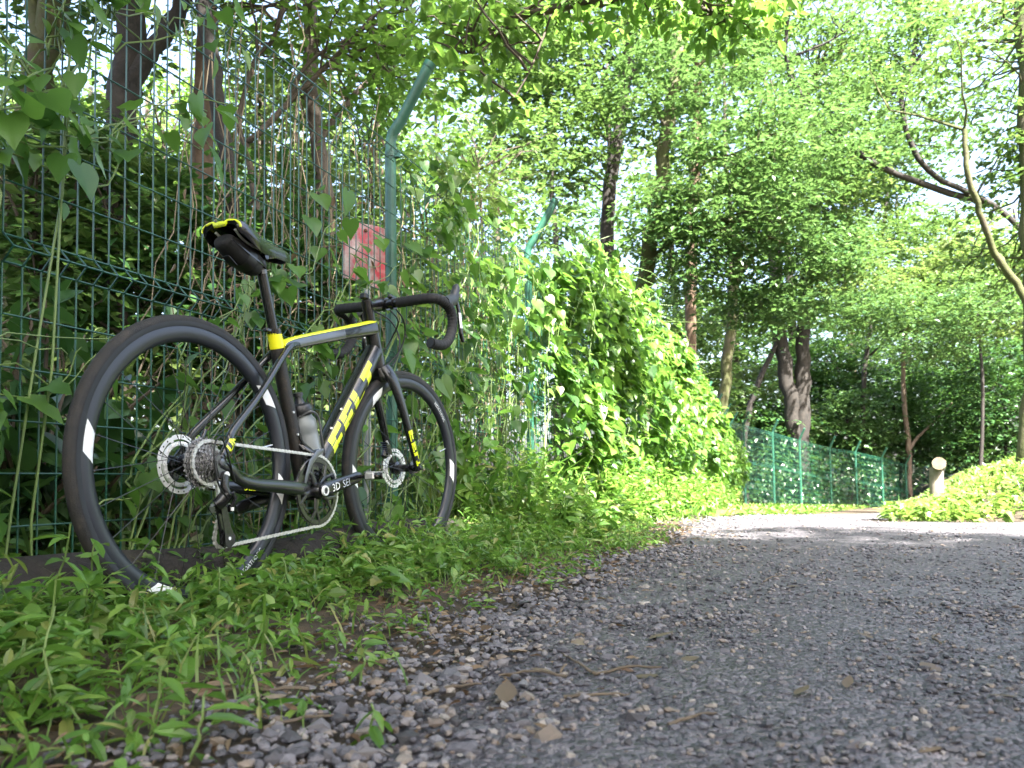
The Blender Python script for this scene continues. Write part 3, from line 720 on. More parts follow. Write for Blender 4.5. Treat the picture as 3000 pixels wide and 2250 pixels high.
tree('arching_maple', 'high crown with dark arching limbs crossing the bright sky over the path',
     [([at(3260, 1300, 15.5), at(3180, 950, 15.5), at(2960, 640, 15.3), at(2720, 500, 15.0), at(2640, 300, 15), at(2680, 150, 15), at(2690, -150, 15)], .065, .045),
      ([at(2600, 290, 15), at(2660, 210, 15), at(2740, 110, 15.2), at(2830, 20, 15.4)], .05, .025), ([at(2900, 600, 15.3), at(2560, 480, 15), at(2350, 280, 14.6), at(2300, 150, 14.5), at(2320, 0, 14.5)], .07, .03),
      ([at(2310, 170, 14.5), at(2410, 130, 14.5), at(2480, 90, 14.5)], .03, .015)],
     [(at(2450, 60, 14.5), (2.2, 1.3, 1.0), 78), (at(2680, 330, 14.8), (2.2, 1.3, .8), 71), (at(2350, 300, 14.2), (1.3, 1.0, .7), 36), (at(2780, 90, 15), (1.8, 1.3, .9), 51), (at(2500, 900, 16), (1.6, 1.0, .5), 80), (at(2700, 1000, 17), (1.4, 1.0, .5), 64), (at(2880, 900, 16), (1.3, 1.0, .6), 60)], 'blue_leaf', 'bark_dark', .12, 26, .5, 30, twigs=90)

# evergreen thicket in shade beyond the far fence
i = 0
for (px, py, Y, R, n, leaf, lab) in [
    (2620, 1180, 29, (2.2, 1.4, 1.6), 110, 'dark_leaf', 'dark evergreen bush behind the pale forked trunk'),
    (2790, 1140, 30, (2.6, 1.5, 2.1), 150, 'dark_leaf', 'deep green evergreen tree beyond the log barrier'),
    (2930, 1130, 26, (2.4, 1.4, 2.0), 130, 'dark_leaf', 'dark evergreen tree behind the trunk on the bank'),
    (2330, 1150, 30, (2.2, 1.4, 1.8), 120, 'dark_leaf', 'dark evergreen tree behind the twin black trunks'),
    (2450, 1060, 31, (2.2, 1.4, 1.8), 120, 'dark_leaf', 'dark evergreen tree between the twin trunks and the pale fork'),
    (2230, 1270, 25, (1.6, 1.0, 1.2), 80, 'dark_leaf', 'dark evergreen bush at the bend of the distant fence'),
    (2480, 1230, 27, (1.8, 1.2, 1.2), 80, 'blue_leaf', 'grey-green bushy evergreen above the distant fence'),
    (2180, 1180, 26, (2.2, 1.4, 1.8), 100, 'olive_leaf', 'olive undergrowth tree behind the mossy trunk'),
    (1980, 1000, 20, (2.0, 1.2, 1.6), 90, 'tree_leaf', 'bushy green tree behind the far end of the vines'),
    (2850, 800, 24, (2.2, 1.4, 1.4), 100, 'olive_leaf', 'feathery light green tree beyond the bank')]:
    i += 1
    c = at(px, py, Y); t = Vector((c.x, c.y, zf(c.x, c.y)))
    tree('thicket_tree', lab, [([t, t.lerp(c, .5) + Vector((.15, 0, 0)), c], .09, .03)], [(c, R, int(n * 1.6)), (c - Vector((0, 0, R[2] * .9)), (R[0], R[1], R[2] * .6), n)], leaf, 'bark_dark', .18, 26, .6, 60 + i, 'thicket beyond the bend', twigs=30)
# distant wood closing the view
i = 0
for k in range(22):
    px = -250 + k * 170; Y = 34 + 8 * ((k * 37) % 11) / 11
    if px < 1150: Y = 16 + 6 * ((k * 37) % 11) / 11
    c = at(px, (860 if px > 2480 else 560) if px > 1150 else 640, Y); t = Vector((c.x, c.y, zf(c.x, c.y))); h = c.z - t.z; w = Y * .085
    tree('woodland_tree', 'tall %s tree of the distant wood closing the view' % ('mid-green', 'olive-leaved', 'blue-green')[k % 3], [([t, t.lerp(c, .5) + Vector((.2, 0, 0)), c, c + Vector((0, 0, h * .5))], .012 * Y * .8, .05)],
         [(c, (w, w * .7, h * .55), 120 if px < 1150 else 85), (c - Vector((0, 0, h * .55)), (w * 1.05, w * .7, h * .28), 77)], ('tree_leaf', 'olive_leaf', 'blue_leaf')[k % 3], ('bark', 'bark_dark')[k % 2], .010 * Y, 24, .026 * Y, 90 + k, 'trees of the distant wood', twigs=24)

# the tall trees behind and beside the camera, whose crowns shade this stretch of path
tree('overhanging_tree', 'broad roadside tree reaching a leafy bough over the path above the fence',
     [([Vector((2.6, -4.6, -.1)), Vector((2.5, -4.5, 2.4)), Vector((2.2, -4.1, 4.6)), Vector((1.6, -3.4, 7.5)), Vector((1.2, -3.0, 9.5))], .26, .10),
      ([Vector((2.3, -4.2, 4.2)), Vector((2.6, -2.0, 5.2)), Vector((2.3, .6, 5.0)), Vector((1.7, 2.6, 4.2)), at(1880, -90, 4.3), at(1700, 0, 4.4), at(1480, 60, 4.5)], .09, .012),
      ([at(1880, -90, 4.3), at(2010, 0, 4.5), at(2130, 60, 4.6)], .02, .008), ([at(1560, 40, 4.5), at(1420, 120, 4.5), at(1330, 220, 4.5)], .010, .005), ([at(1620, 30, 4.5), at(1560, 190, 4.4), at(1500, 300, 4.4)], .008, .004)],
     [(at(2130, 20, 4.6), (.36, .35, .20), 26), (at(1960, -30, 4.4), (.4, .4, .18), 18), (at(1750, -20, 4.4), (.4, .4, .16), 14), (at(1430, 60, 4.5), (.5, .3, .18), 15), (at(1290, 60, 4.6), (.4, .3, .3), 10), (at(1380, 300, 4.5), (.3, .3, .25), 7)],
     'bright_leaf', 'bark', .078, 17, .24, 120, 'tall trees shading the path', twigs=60, tmpl=T_OVAL, tilt=.6)
for k, (lab, base, clumps) in enumerate([
    ('tall tree behind the viewer on the right of the path', (3.6, -5.2), [((3.4, -4.6, 7.2), (4.0, 3.0, 1.7), 460), ((2.6, -2.4, 6.4), (3.2, 1.6, 1.2), 210), ((5.2, -3.4, 6.8), (2.4, 2.4, 1.4), 150), ((2.6, -3.9, 8.7), (3.2, 2.8, 1.2), 300)]),
    ('tall tree behind the viewer on the fence side', (-3.4, -3.0), [((-1.6, -2.6, 7.0), (3.6, 3.0, 1.6), 380), ((-.6, .4, 7.4), (2.8, 2.4, 1.4), 170), ((-4.6, -.6, 7.4), (2.6, 3.0, 1.6), 150), ((-1.0, 1.2, 9.4), (3.0, 2.6, 1.2), 200)]),
    ('tall tree rooted behind the fence whose high crown shades the bicycle', (-4.6, 2.4), [((-2.4, 2.8, 8.6), (3.4, 2.8, 1.5), 230), ((-.2, 4.6, 9.4), (2.3, 2.2, 1.4), 130), ((-5.6, 5.2, 8.4), (3.0, 3.0, 1.6), 150)])]):
    t = Vector((*base, 0)); t.z = zf(*base); c = Vector(clumps[0][0])
    tree('shade_tree', lab, [([t, t.lerp(c, .4) + Vector((.2, 0, 0)), c], .24, .08), ([t.lerp(c, .6), Vector(clumps[1][0])], .09, .03), ([t.lerp(c, .7), Vector(clumps[2][0])], .09, .03)], clumps, 'tree_leaf', 'bark', .17, 24, .5, 130 + k, 'tall trees shading the path', twigs=80)
for k, (lab, base, clumps) in enumerate([  # unseen low trees added to cut sky light and deepen contrast on the bicycle
    ('unseen tree added beside the viewer, right of the path, to block sky light', (6.6, -.6), [((6.8, -.6, 3.2), (1.8, 2.4, 2.4), 150), ((7.6, -3.6, 3.0), (2.0, 2.2, 2.4), 120), ((8.6, 1.6, 3.6), (1.8, 2.0, 2.8), 120)]),
    ('unseen bushy tree added behind the viewer to block sky light', (1.0, -7.5), [((1.0, -7.5, 3.0), (3.4, 1.6, 2.6), 190), ((-3.2, -6.4, 3.0), (2.6, 1.8, 2.6), 150), ((4.6, -7.0, 3.0), (2.4, 1.6, 2.6), 120)])]):
    t = Vector((*base, 0)); t.z = zf(*base); c = Vector(clumps[0][0])
    tree('shade_tree', lab, [([t, t.lerp(c, .4) + Vector((.2, 0, 0)), c + Vector((0, 0, 2))], .2, .06), ([t.lerp(c, .6), Vector(clumps[1][0])], .09, .03), ([t.lerp(c, .7), Vector(clumps[2][0])], .09, .03)], clumps, 'tree_leaf', 'bark', .19, 24, .5, 150 + k, 'tall trees shading the path', twigs=60)

# ------------------------------------------------------------------ vines on the fence
def leaf_mesh(name, tmpl, mt):
    V, Fc = tmpl; return np_mesh(name, V, Fc, M[mt], True)
LM = {k: leaf_mesh('leaf', t, m) for k, (t, m) in {'heart': (T_HEART, 'vine_leaf_each'), 'lobe': (T_LOBE, 'vine_leaf_each'), 'oval': (T_OVAL, 'dark_leaf_each'), 'lance': (T_LANCE, 'weed_each')}.items()}
YAWF = math.atan2(FNRM.y, FNRM.x)
def add_leaf(parent, kind, p, size, yaw, pitch, roll):
    o = link('leaf', LM[kind], parent); o.location = p; o.scale = (size, size, size)
    o.rotation_euler = (roll, pitch, yaw); return o
def climbing_vine(label, s0, s1, h0, h1, n, size, seed, out=.03, kinds=('heart',), strands=2, group='vines climbing the wire fence', side=1):
    r = np.random.default_rng(seed); b = fpt(s0, 0, out); b.z = zf(b.x, b.y)
    root = tag(empty('climbing_vine', b), label, 'vine', group); mb = MB(); paths = []
    for k in range(strands):
        pts = []; N = 9
        for i in range(N):
            t = i / (N - 1); s = s0 + (s1 - s0) * t + r.normal(0, .06); h = h0 + (h1 - h0) * (t ** r.uniform(.7, 1.2)) + r.normal(0, .05)
            if k and i < 2: s += .1 * k
            pts.append(fpt(s, max(0, h) if i else -.02, side * (out + abs(r.normal(0, .02)))) - b)
        W = wobble(pts, .006, r, 4); paths.append(W); mb.tube(W, [.0032, .0014], 5, cap=False)
    mb.build('stem', M['stem'], root)
    for j in range(n):
        W = paths[int(r.integers(strands))]; i = int(r.integers(2, len(W) - 1))
        q = W[i] + Vector(r.normal(0, .02, 3)) + FNRM * side * abs(r.normal(.02, .025))
        add_leaf(root, kinds[int(r.integers(len(kinds)))], q, size * r.uniform(.6, 1.3), YAWF + r.normal(0, .9), r.normal(.75, .4), r.normal(0, .35))
    return root
vs_ = [
    ('bright vine with many small heart leaves low on the mesh left of the hub', .9, 1.6, .05, .95, 46, .06, .03, ('heart',), 5),
    ('pale-leaved vine spreading over the mesh above the rear tyre', 1.3, 2.3, .75, 1.3, 44, .065, .02, ('heart', 'lobe'), 4),
    ('straggling vine hanging from the fence top left of the saddle', 1.5, 2.4, 1.1, 1.68, 36, .06, .02, ('heart', 'lance'), 4),
    ('small-leaved vine filling the mesh behind the seat tube', 1.9, 2.6, .1, 1.0, 48, .055, .02, ('heart',), 5),
    ('bright vine leaves on the mesh between notice board and handlebar', 2.5, 3.3, .5, 1.2, 40, .06, .03, ('heart', 'lobe'), 4),
    ('vine crowding the left end of the mesh with large leaves', .55, 1.0, .1, 1.5, 40, .10, .05, ('lobe', 'heart'), 4),
    ('vine with long pointed leaves beside the rear tyre', .62, 1.05, .02, .8, 34, .10, .10, ('lance', 'lobe'), 4),
    ('vine with dull broad leaves low on the mesh inside the rear wheel', 1.2, 1.9, .02, .6, 36, .08, .03, ('lobe', 'lance'), 4),
    ('scattered vine leaves high on the mesh left of the saddle', .8, 1.6, .7, 1.7, 30, .08, .02, ('heart', 'lobe'), 3),
    ('broad-leaved vine scrambling up the fence behind the rear wheel', .95, 1.75, .15, 1.15, 34, .085, .05, ('lobe', 'heart'), 2),
    ('long-leaved vine reaching in past the left side of the rear tyre', .78, 1.35, .1, .75, 24, .10, .16, ('lance', 'lobe'), 3),
    ('vine with drooping heart leaves high on the mesh above the rear wheel', 1.15, 2.1, .5, 1.65, 30, .085, .02, ('heart', 'lobe'), 2),
    ('thin vine crossing the mesh between saddle and notice board', 2.0, 3.0, .1, 1.35, 26, .07, .02, ('heart',), 2),
    ('leafy vine on the mesh seen through the bicycle frame', 2.1, 2.95, .05, .75, 36, .065, .02, ('heart', 'lance'), 3),
    ('vine winding up beside the bent post behind the handlebar', 2.9, 3.7, .1, 1.55, 40, .075, .03, ('heart',), 3),
    ('vine with wide green leaves between the two fence posts', 3.4, 4.7, .1, 1.6, 50, .08, .04, ('heart', 'lobe'), 4),
    ('low leafy vine on the fence foot behind the front wheel', 3.0, 4.3, .02, .7, 46, .06, .03, ('heart', 'lance'), 4),
    ('dense vine starting up the second fence post', 4.2, 5.2, .1, 1.75, 54, .085, .07, ('heart',), 4)]
for k, (lab, s0, s1, h0, h1, n, sz, o, kd, st) in enumerate(vs_): climbing_vine(lab, s0, s1, h0, h1, n, sz, 200 + k, o, kd, st)

# dry brown climber stems behind the mesh
r = np.random.default_rng(5); b = fpt(3.3, 0, -.3); b.z = zf(b.x, b.y)
dv = tag(empty('dry_climber', b), 'tangle of dry brown climber stems hanging behind the mesh near the bent post', 'climber')
mb = MB()
for k in range(150):
    s = r.uniform(2.6, 6.0); o = -r.uniform(.05, .5); h = r.uniform(.9, 2.1)
    mb.tube([p - b for p in wobble([fpt(s, h, o), fpt(s + r.normal(0, .12), h * .6, o), fpt(s + r.normal(0, .2), max(.02, h - r.uniform(.5, 1.3)), o + .05)], .02, r, 4)], .0022, 4, cap=False)
mb.build('stem', M['dry_stem'], dv)
P = np.array([tuple(fpt(r.uniform(2.6, 6.0), r.uniform(.3, 2.1), -r.uniform(.05, .6)) - b) for k in range(260)])
V, Fc = place(T_LANCE, P, r.uniform(.03, .07, 260), r.uniform(0, 6.28, 260), r.normal(.8, .4, 260), r.normal(0, .5, 260))
link('withered_leaves', np_mesh('withered_leaves', V, Fc, M['dead_leaf']), dv)['kind'] = 'stuff'

# thick vine curtain farther along the fence
def curtain(label, s0, s1, n, bulge, top, size, seed, leaf='vine_leaf'):
    r = np.random.default_rng(seed); b = fpt((s0 + s1) / 2, 0); b.z = zf(b.x, b.y)
    root = tag(empty('vine_curtain', b), label, 'vine', 'vine curtains over the fence')
    n = int(n * 2.0); s = r.uniform(s0, s1, n); s = s[np.abs(s - (S1 + PSP)) > .13]; n = len(s); t = r.random(n) ** .75
    g_ = np.sin(s * 4.1 + seed) * np.sin(t * 9 + s * 1.3) + .6 * np.sin(s * 9.7 - t * 13); k_ = r.random(n) < np.clip(.62 + .5 * g_, .15, 1); s, t = s[k_], t[k_]; n = len(s)
    H = top * (1 + .14 * np.sin(s * 2.1 + seed) + .08 * np.sin(s * 5.3) + .05 * np.sin(s * 11)) ; h = t * H
    lump = .5 + .5 * np.sin(s * 3.3 + h * 2.1 + seed) * np.cos(h * 3.7 - s * 1.4)
    o = bulge * (.35 + .65 * np.sin(np.clip(h / H, 0, 1) * 2.6 + .35)) * (.35 + .95 * lump)
    o = o * np.where(h > TOP, .9, 1) - np.abs(r.normal(0, .07, n)) + .02
    back = r.random(n) < .12; o = np.where(back, -np.abs(r.normal(.05, .12, n)), o)
    P = np.array([tuple(fpt(a, c, d) - b) for a, c, d in zip(s, h, o)])
    V, Fc = place(T_HEART, P, size * np.clip(np.exp(r.normal(-.05, .38, n)), .4, 1.9), YAWF + r.normal(0, .9, n), r.normal(.65, .45, n), r.normal(0, .45, n))
    fol = [(V, Fc)]
    mb = MB()
    for k in range(int(14 * (s1 - s0))):
        a = r.uniform(s0, s1); hh = r.uniform(.5, top)
        mb.tube([p - b for p in wobble([fpt(a, 0, .03), fpt(a + r.normal(0, .15), hh * .5, .05), fpt(a + r.normal(0, .25), hh, .06 + bulge * .5 * r.random())], .02, r, 4)], [.005, .002], 4, cap=False)
    hp = []
    for k in range(int(5 * (s1 - s0))):                            # loose strands hanging off the face
        a = r.uniform(s0, s1); p0 = fpt(a, top * r.uniform(.6, 1.0), bulge * .7); L = r.uniform(.25, .7)
        W = wobble([p0, p0 + FNRM * .12 + Vector((0, 0, -.3 * L)), p0 + FNRM * r.uniform(.1, .2) + Vector((r.normal(0, .06), 0, -L))], .01, r, 4)
        mb.tube([p - b for p in W], [.003, .0015], 4, cap=False); hp += [p - b for p in W for q in range(2)]
    if hp:
        m_ = len(hp); V, Fc = place(T_HEART, np.array([tuple(p) for p in hp]) + r.normal(0, .02, (m_, 3)), size * r.uniform(.5, 1.2, m_), YAWF + r.normal(0, 1.0, m_), r.normal(.7, .4, m_), r.normal(0, .4, m_))
        fol.append((V, Fc))
    link('foliage', np_mesh('foliage', *merge(fol), M[leaf]), root)
    for k in range(int(3 * (s1 - s0))):                            # shoots waving above the top
        a = r.uniform(s0, s1); p0 = fpt(a, top * .95, bulge * .3)
        mb.tube([p - b for p in wobble([p0, p0 + Vector((r.normal(.08, .1), r.normal(0, .1), .15)), p0 + Vector((r.normal(.2, .15), r.normal(0, .15), r.uniform(.05, .3)))], .01, r, 4)], [.003, .0015], 4, cap=False)
    mb.build('stem', M['stem'], root); return root
curtain('thin veil of vine over the mesh between the two bent posts', 3.45, 5.25, 620, .08, 1.72, .055, 30)
curtain('sunlit vine curtain just past the second fence post', 5.3, 6.7, 2500, .28, 1.95, .062, 31)
curtain('bright vine mound spilling over the fence top', 6.5, 9.0, 3600, .46, 2.0, .066, 32)
curtain('vine-covered fence section before the bend of the path', 8.8, 13.0, 4200, .44, 1.75, .075, 33)
curtain('pale leafy vines near the end of the straight fence', 12.8, 17.5, 3000, .36, 1.35, .09, 34)

# ivy growing through the far fence
i = 0
for a, bq in zip(fp, fp[1:]):
    i += 1; r = np.random.default_rng(300 + i); n = 170; t = r.random(n); h = (r.random(n) ** 1.2) * FH
    o = tag(empty('ivy', (a.x, a.y, zf(a.x, a.y))), 'ivy strands climbing through the distant mesh fence', 'ivy', 'ivy on the distant fence')
    P = np.array([tuple(a.lerp(bq, tt) + Vector((0, .06 + .1 * abs(r.normal()), -FH + hh)) - o.location) for tt, hh in zip(t, h)])
    V, Fc = place(T_HEART, P, r.uniform(.07, .14, n), -1.57 + r.normal(0, .8, n), r.normal(.7, .4, n), r.normal(0, .4, n))
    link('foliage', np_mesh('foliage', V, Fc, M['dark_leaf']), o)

# ------------------------------------------------------------------ shrubs behind the near fence
sh = [(.9, .55, 1.0, .5, 'dark_leaf', .13, 'glossy broad-leaved shrub pressing against the mesh left of the rear wheel'),
      (1.55, .7, 1.25, .55, 'dark_leaf', .13, 'glossy dark shrub behind the mesh above the rear wheel'),
      (2.2, .6, .95, .5, 'dark_leaf', .11, 'dark broad-leaved shrub behind the saddle'),
      (2.9, .9, .8, .6, 'tree_leaf', .08, 'small-leaved green shrub behind the bicycle frame'),
      (3.7, .8, .9, .6, 'tree_leaf', .075, 'green shrub behind the mesh near the front wheel'),
      (4.6, .9, 1.1, .6, 'olive_leaf', .08, 'yellowish shrub behind the second fence post'),
      (1.2, 1.9, 1.9, .8, 'dark_leaf', .14, 'tall evergreen shrub in front of the forked trunk'),
      (2.3, 2.0, 1.5, .8, 'tree_leaf', .10, 'leafy shrub in front of the slender dark trunk'),
      (3.6, 2.1, 1.5, .8, 'olive_leaf', .09, 'loose olive shrub behind the notice board'),
      (5.2, 2.2, 1.7, .9, 'tree_leaf', .09, 'rounded green shrub behind the vine curtain')]
for k, (s, o, h, w, lf, sz, lab) in enumerate(sh):
    p = fpt(s, 0, -o); shrub('shrub', lab, p, h, w, lf, sz, int(22 + 16 * w), 22, 400 + k, group='shrubs behind the fence')

# ------------------------------------------------------------------ weeds, grass and litter on the verge
def verge_edge(y): return np.minimum(-.295 + .366 * (y - 1.05) + .05 * np.sin(y * 2.3) + .03 * np.sin(y * 5.9 + 1), FX0 + FT * y + 1.05 - .02 * np.maximum(0, y - 7))
def verge_points(n, y0, y1, dmin, dmax, pw=1.0):
    y = y0 + (y1 - y0) * rng.random(n) ** pw; d = dmin + (dmax - dmin) * rng.random(n)
    return verge_edge(y) - d, y, d
def weed_mesh(x, y, h, leaves, size, tmpl, lean=.3):
    n = len(x); parts = []
    hd = rng.uniform(0, 2 * np.pi, n); ln = rng.normal(0, lean, n)
    base = np.stack([x, y, zg(x, y) - .004], 1)
    top = base + np.stack([np.cos(hd) * ln * h, np.sin(hd) * ln * h, h], 1)
    parts.append(place(T_BLADE, base, np.linalg.norm(top - base, axis=1), hd, -(np.pi / 2 - np.abs(ln)), np.zeros(n)))
    for k in range(leaves):
        t = (.25 + .75 * (k + rng.random(n)) / leaves)
        p = base + (top - base) * t[:, None]
        parts.append(place(tmpl, p, size * rng.uniform(.55, 1.3, n) * (1.1 - .4 * t), hd + k * 2.4 + rng.normal(0, .4, n), rng.normal(.05, .4, n), rng.normal(0, .35, n)))
    return merge(parts)
wparts = []
def clear(x, y, d, y0=0): return np.ones(len(x), bool)
# low leafy weeds, thinning towards the path
x, y, d = verge_points(1500, .75, 2.6, -.12, 1.1)
k = rng.random(len(x)) < np.clip(-.16 + d * 1.7 + .35 * hills(x * 3, y * 3), .03, 1)
x, y, d = x[k], y[k], d[k]; wparts.append(weed_mesh(x, y, .02 + .10 * np.clip(d + .12, 0, .9) * rng.uniform(.5, 1.4, len(x)), 7, .048, T_LANCE))
x, y, d = verge_points(300, .75, 3.2, .3, 1.1); wparts.append(weed_mesh(x, y, .04 + .09 * rng.random(len(x)), 5, .045, T_OVAL, .4))
x, y, d = verge_points(200, .75, 3.2, .35, 1.1); wparts.append(weed_mesh(x, y, .04 + .12 * rng.random(len(x)), 5, .048, T_LOBE, .4))
x, y, d = verge_points(900, .75, 4.0, .0, 1.0); wparts.append(weed_mesh(x, y, .015 + .03 * rng.random(len(x)), 4, .022, T_OVAL, .5))
x, y, d = verge_points(1500, 2.3, 5.5, -.1, 1.0)
k = rng.random(len(x)) < np.clip(.05 + d * 1.9, .05, 1)
x, y, d = x[k], y[k], d[k]; wparts.append(weed_mesh(x, y, .03 + .16 * np.clip(d + .1, 0, .9) * rng.uniform(.5, 1.4, len(x)), 7, .055, T_LANCE))
y = rng.uniform(.85, 1.4, 70); x = FX0 + FT * y + rng.uniform(.24, .46, 70); wparts.append(weed_mesh(x, y, rng.uniform(.08, .18, 70), 8, .06, T_LANCE, .3))
V, Fc = merge(wparts)
tag(link('low_weeds', np_mesh('low_weeds', V, Fc, M['weed_leaf'])), 'low leafy weeds carpeting the verge in front of the bicycle', 'weeds', kind='stuff')
wparts = []
x, y, d = verge_points(560, 3.4, 8.5, .25, 1.05)
wparts.append(weed_mesh(x, y, (.12 + .42 * np.clip((d - .2) / .8, 0, 1)) * rng.uniform(.6, 1.25, len(x)), 12, .07, T_OVAL, .25))
x, y, d = verge_points(520, 5.0, 14, .25, 1.0)
wparts.append(weed_mesh(x, y, (.2 + .45 * np.clip(d, 0, 1)) * rng.uniform(.6, 1.25, len(x)), 11, .075, T_OVAL, .25))
V, Fc = merge(wparts)
tag(link('tall_weeds', np_mesh('tall_weeds', V, Fc, M['weed_leaf'])), 'knee-high leafy weeds along the foot of the vine-covered fence', 'weeds', kind='stuff')
# grass blades
x, y, d = verge_points(5200, .75, 6.5, -.08, 1.0, 1.3)
k = rng.random(len(x)) < np.clip(.12 + .7 * d + .5 * hills(x * 4 + 2, y * 4), .02, 1); x, y, d = x[k], y[k], d[k]; n = len(x)
V, Fc = place(T_BLADE, np.stack([x, y, zg(x, y) - .004], 1), rng.uniform(.05, .16, n) * (.6 + .5 * d), rng.uniform(0, 6.28, n), rng.normal(-1.0, .35, n), rng.normal(0, .3, n))
V2 = V
tag(link('verge_grass', np_mesh('verge_grass', V, Fc, M['grass'])), 'thin grass blades among the weeds beside the path', 'grass', kind='stuff')
# undergrowth behind the fence
y = rng.uniform(1.2, 14, 2600); o = rng.uniform(.05, 3.5, 2600); x = FX0 + FT * y - o / FC
V, Fc = weed_mesh(x, y, rng.uniform(.08, .45, 2600), 6, .085, T_OVAL, .3)
tag(link('forest_undergrowth', np_mesh('forest_undergrowth', V, Fc, M['tree_leaf'])), 'green undergrowth covering the forest floor behind the wire fence', 'undergrowth', kind='stuff')
# sunny bank
n = 5200; y = rng.uniform(4.2, 13, n); x = rng.uniform(2.3, 10, n); foot, left = bank_foot(x), bank_left(y)
k = (y > foot - .05 * rng.random(n)) & (x > left - .1 * rng.random(n)); x, y = x[k], y[k]
V, Fc = weed_mesh(x, y, rng.uniform(.05, .16, len(x)), 6, .075, T_LOBE, .4)
tag(link('bank_plants', np_mesh('bank_plants', V, Fc, M['bank_leaf'])), 'sunlit leafy plants covering the bank right of the path', 'ground cover', kind='stuff')
n = 5000; y = rng.uniform(4.5, 14, n); x = rng.uniform(2.5, 11, n); foot, left = bank_foot(x), bank_left(y)
k = (y > foot) & (x > left); x, y = x[k], y[k]; n = len(x)
V, Fc = place(T_BLADE, np.stack([x, y, zg(x, y) - .01], 1), rng.uniform(.10, .24, n), rng.uniform(0, 6.28, n), rng.normal(-1.1, .3, n), rng.normal(0, .3, n))
yb = rng.uniform(8, 22, 9000); xb = yb * .49 + rng.uniform(0, 9, 9000)
Vb, Fb = place(T_RHOMB, np.stack([xb, yb, zg(xb, yb) + .03], 1), rng.uniform(.07, .16, 9000), rng.uniform(0, 6.28, 9000), rng.normal(-.3, .4, 9000), rng.normal(0, .4, 9000)); V, Fc = merge([(V, Fc), (Vb, Fb)])
tag(link('bank_grass', np_mesh('bank_grass', V, Fc, M['grass'])), 'tufted grass along the top of the sunny bank', 'grass', kind='stuff')
# grass where the ground falls away towards the far fence
n = 14000; y = rng.uniform(6.2, 27, n); x = FX0 + FT * y + .7 + rng.random(n) * np.maximum(.3, .12 * y); k = (x < edge_left(y) - .05) | (y > 10); x, y = x[k], y[k]; n = len(x)
V, Fc = place(T_RHOMB, np.stack([x, y, zg(x, y) + .02], 1), rng.uniform(.04, .11, n), rng.uniform(0, 6.28, n), rng.normal(-.5, .4, n), rng.normal(0, .4, n))
tag(link('slope_grass', np_mesh('slope_grass', V, Fc, M['weed_leaf'])), 'grassy slope in shade below the distant fence', 'grass', kind='stuff')
# leaf litter
n = 7500; x, y, d = verge_points(n, .75, 5, -.40, .9)
k = rng.random(n) < np.exp(-np.abs(d - .10) / .22); x, y = x[k], y[k]; n = len(x)
V, Fc = place(T_LANCE, np.stack([x, y, zg(x, y) + .008], 1), rng.uniform(.008, .04, n), rng.uniform(0, 6.28, n), rng.normal(0, .25, n), rng.normal(0, .5, n))
tag(link('leaf_litter', np_mesh('leaf_litter', V, Fc, M['dead_leaf'])), 'brown leaf litter and bits along the path edge', 'leaf litter', kind='stuff')

# leafy growth closing the ground beyond the far fence
r = np.random.default_rng(91); n = 15000; y = 23 + 40 * r.random(n) ** 1.6; x = y * r.uniform(.20, .80, n) + 0.0
k = (y > np.interp(x / y, [fp[0].x / fp[0].y, fp[-1].x / fp[-1].y], [fp[0].y + .6, fp[-1].y + .6])); x, y = x[k], y[k]; n = len(x)
z = zg(x, y) + r.random(n) ** 1.5 * (1.0 + .02 * y)
V, Fc = place(T_RHOMB, np.stack([x, y, z], 1), r.uniform(.012, .022, n) * y * .5, r.uniform(0, 6.28, n), r.normal(.1, .5, n), r.normal(0, .5, n))
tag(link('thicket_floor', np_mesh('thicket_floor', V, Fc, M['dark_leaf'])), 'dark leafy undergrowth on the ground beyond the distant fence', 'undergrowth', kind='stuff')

# ------------------------------------------------------------------ the bicycle
M['carbon'] = mat('carbon', [(.35, (.007, .008, .009)), (.65, (.013, .0145, .015))], .27, scale=6, spec=.45, coat=.3)
M['carbon_grey'] = mat('carbon_grey', [(.3, (.075, .08, .085)), (.7, (.11, .115, .12))], .26, metal=.35, scale=8, coat=.4)
M['seat_tube_dirt'] = mat('seat_tube_dirt', [(.35, (.009, .009, .010)), (.6, (.018, .015, .012)), (.75, (.05, .034, .021))], .5, scale=55, bump=.2)
M['neon'] = mat('neon', [(.3, (.62, .72, .010)), (.7, (.70, .80, .015))], .35, scale=10, coat=.3)
M['collar_yellow'] = mat('collar_yellow', [(.3, (.78, .74, .01)), (.62, (.80, .76, .012)), (.72, (.30, .26, .02))], .35, scale=45, coat=.2)
M['rubber'] = mat('rubber', [(.35, (.007, .007, .008)), (.58, (.015, .0135, .012)), (.74, (.036, .029, .023))], .75, scale=45, bump=.25, bscale=300)
M['sidewall'] = mat('sidewall', [(.35, (.007, .008, .011)), (.7, (.012, .013, .017))], .55, scale=40)
M['rim'] = mat('rim', [(.3, (.013, .0155, .022)), (.7, (.019, .022, .030))], .32, scale=7, spec=.5)
M['white'] = mat('white', [(.3, (.74, .76, .76)), (.7, (.82, .84, .84))], .4, scale=30)
M['black'] = mat('black', [(.3, (.004, .004, .0045)), (.7, (.008, .008, .009))], .45, scale=20)
M['black_metal'] = mat('black_metal', [(.3, (.005, .005, .006)), (.7, (.010, .010, .012))], .26, scale=20, spec=.5, coat=.25)
M['fabric'] = mat('fabric', [(.3, (.003, .003, .0035)), (.7, (.007, .007, .008))], .85, scale=60, bump=.3, bscale=500)
M['tape'] = mat('tape', [(.3, (.004, .004, .0045)), (.7, (.008, .008, .009))], .7, scale=120, bump=.35, bscale=600)
M['hood'] = mat('hood', [(.3, (.018, .020, .024)), (.7, (.028, .030, .036))], .5, scale=60)
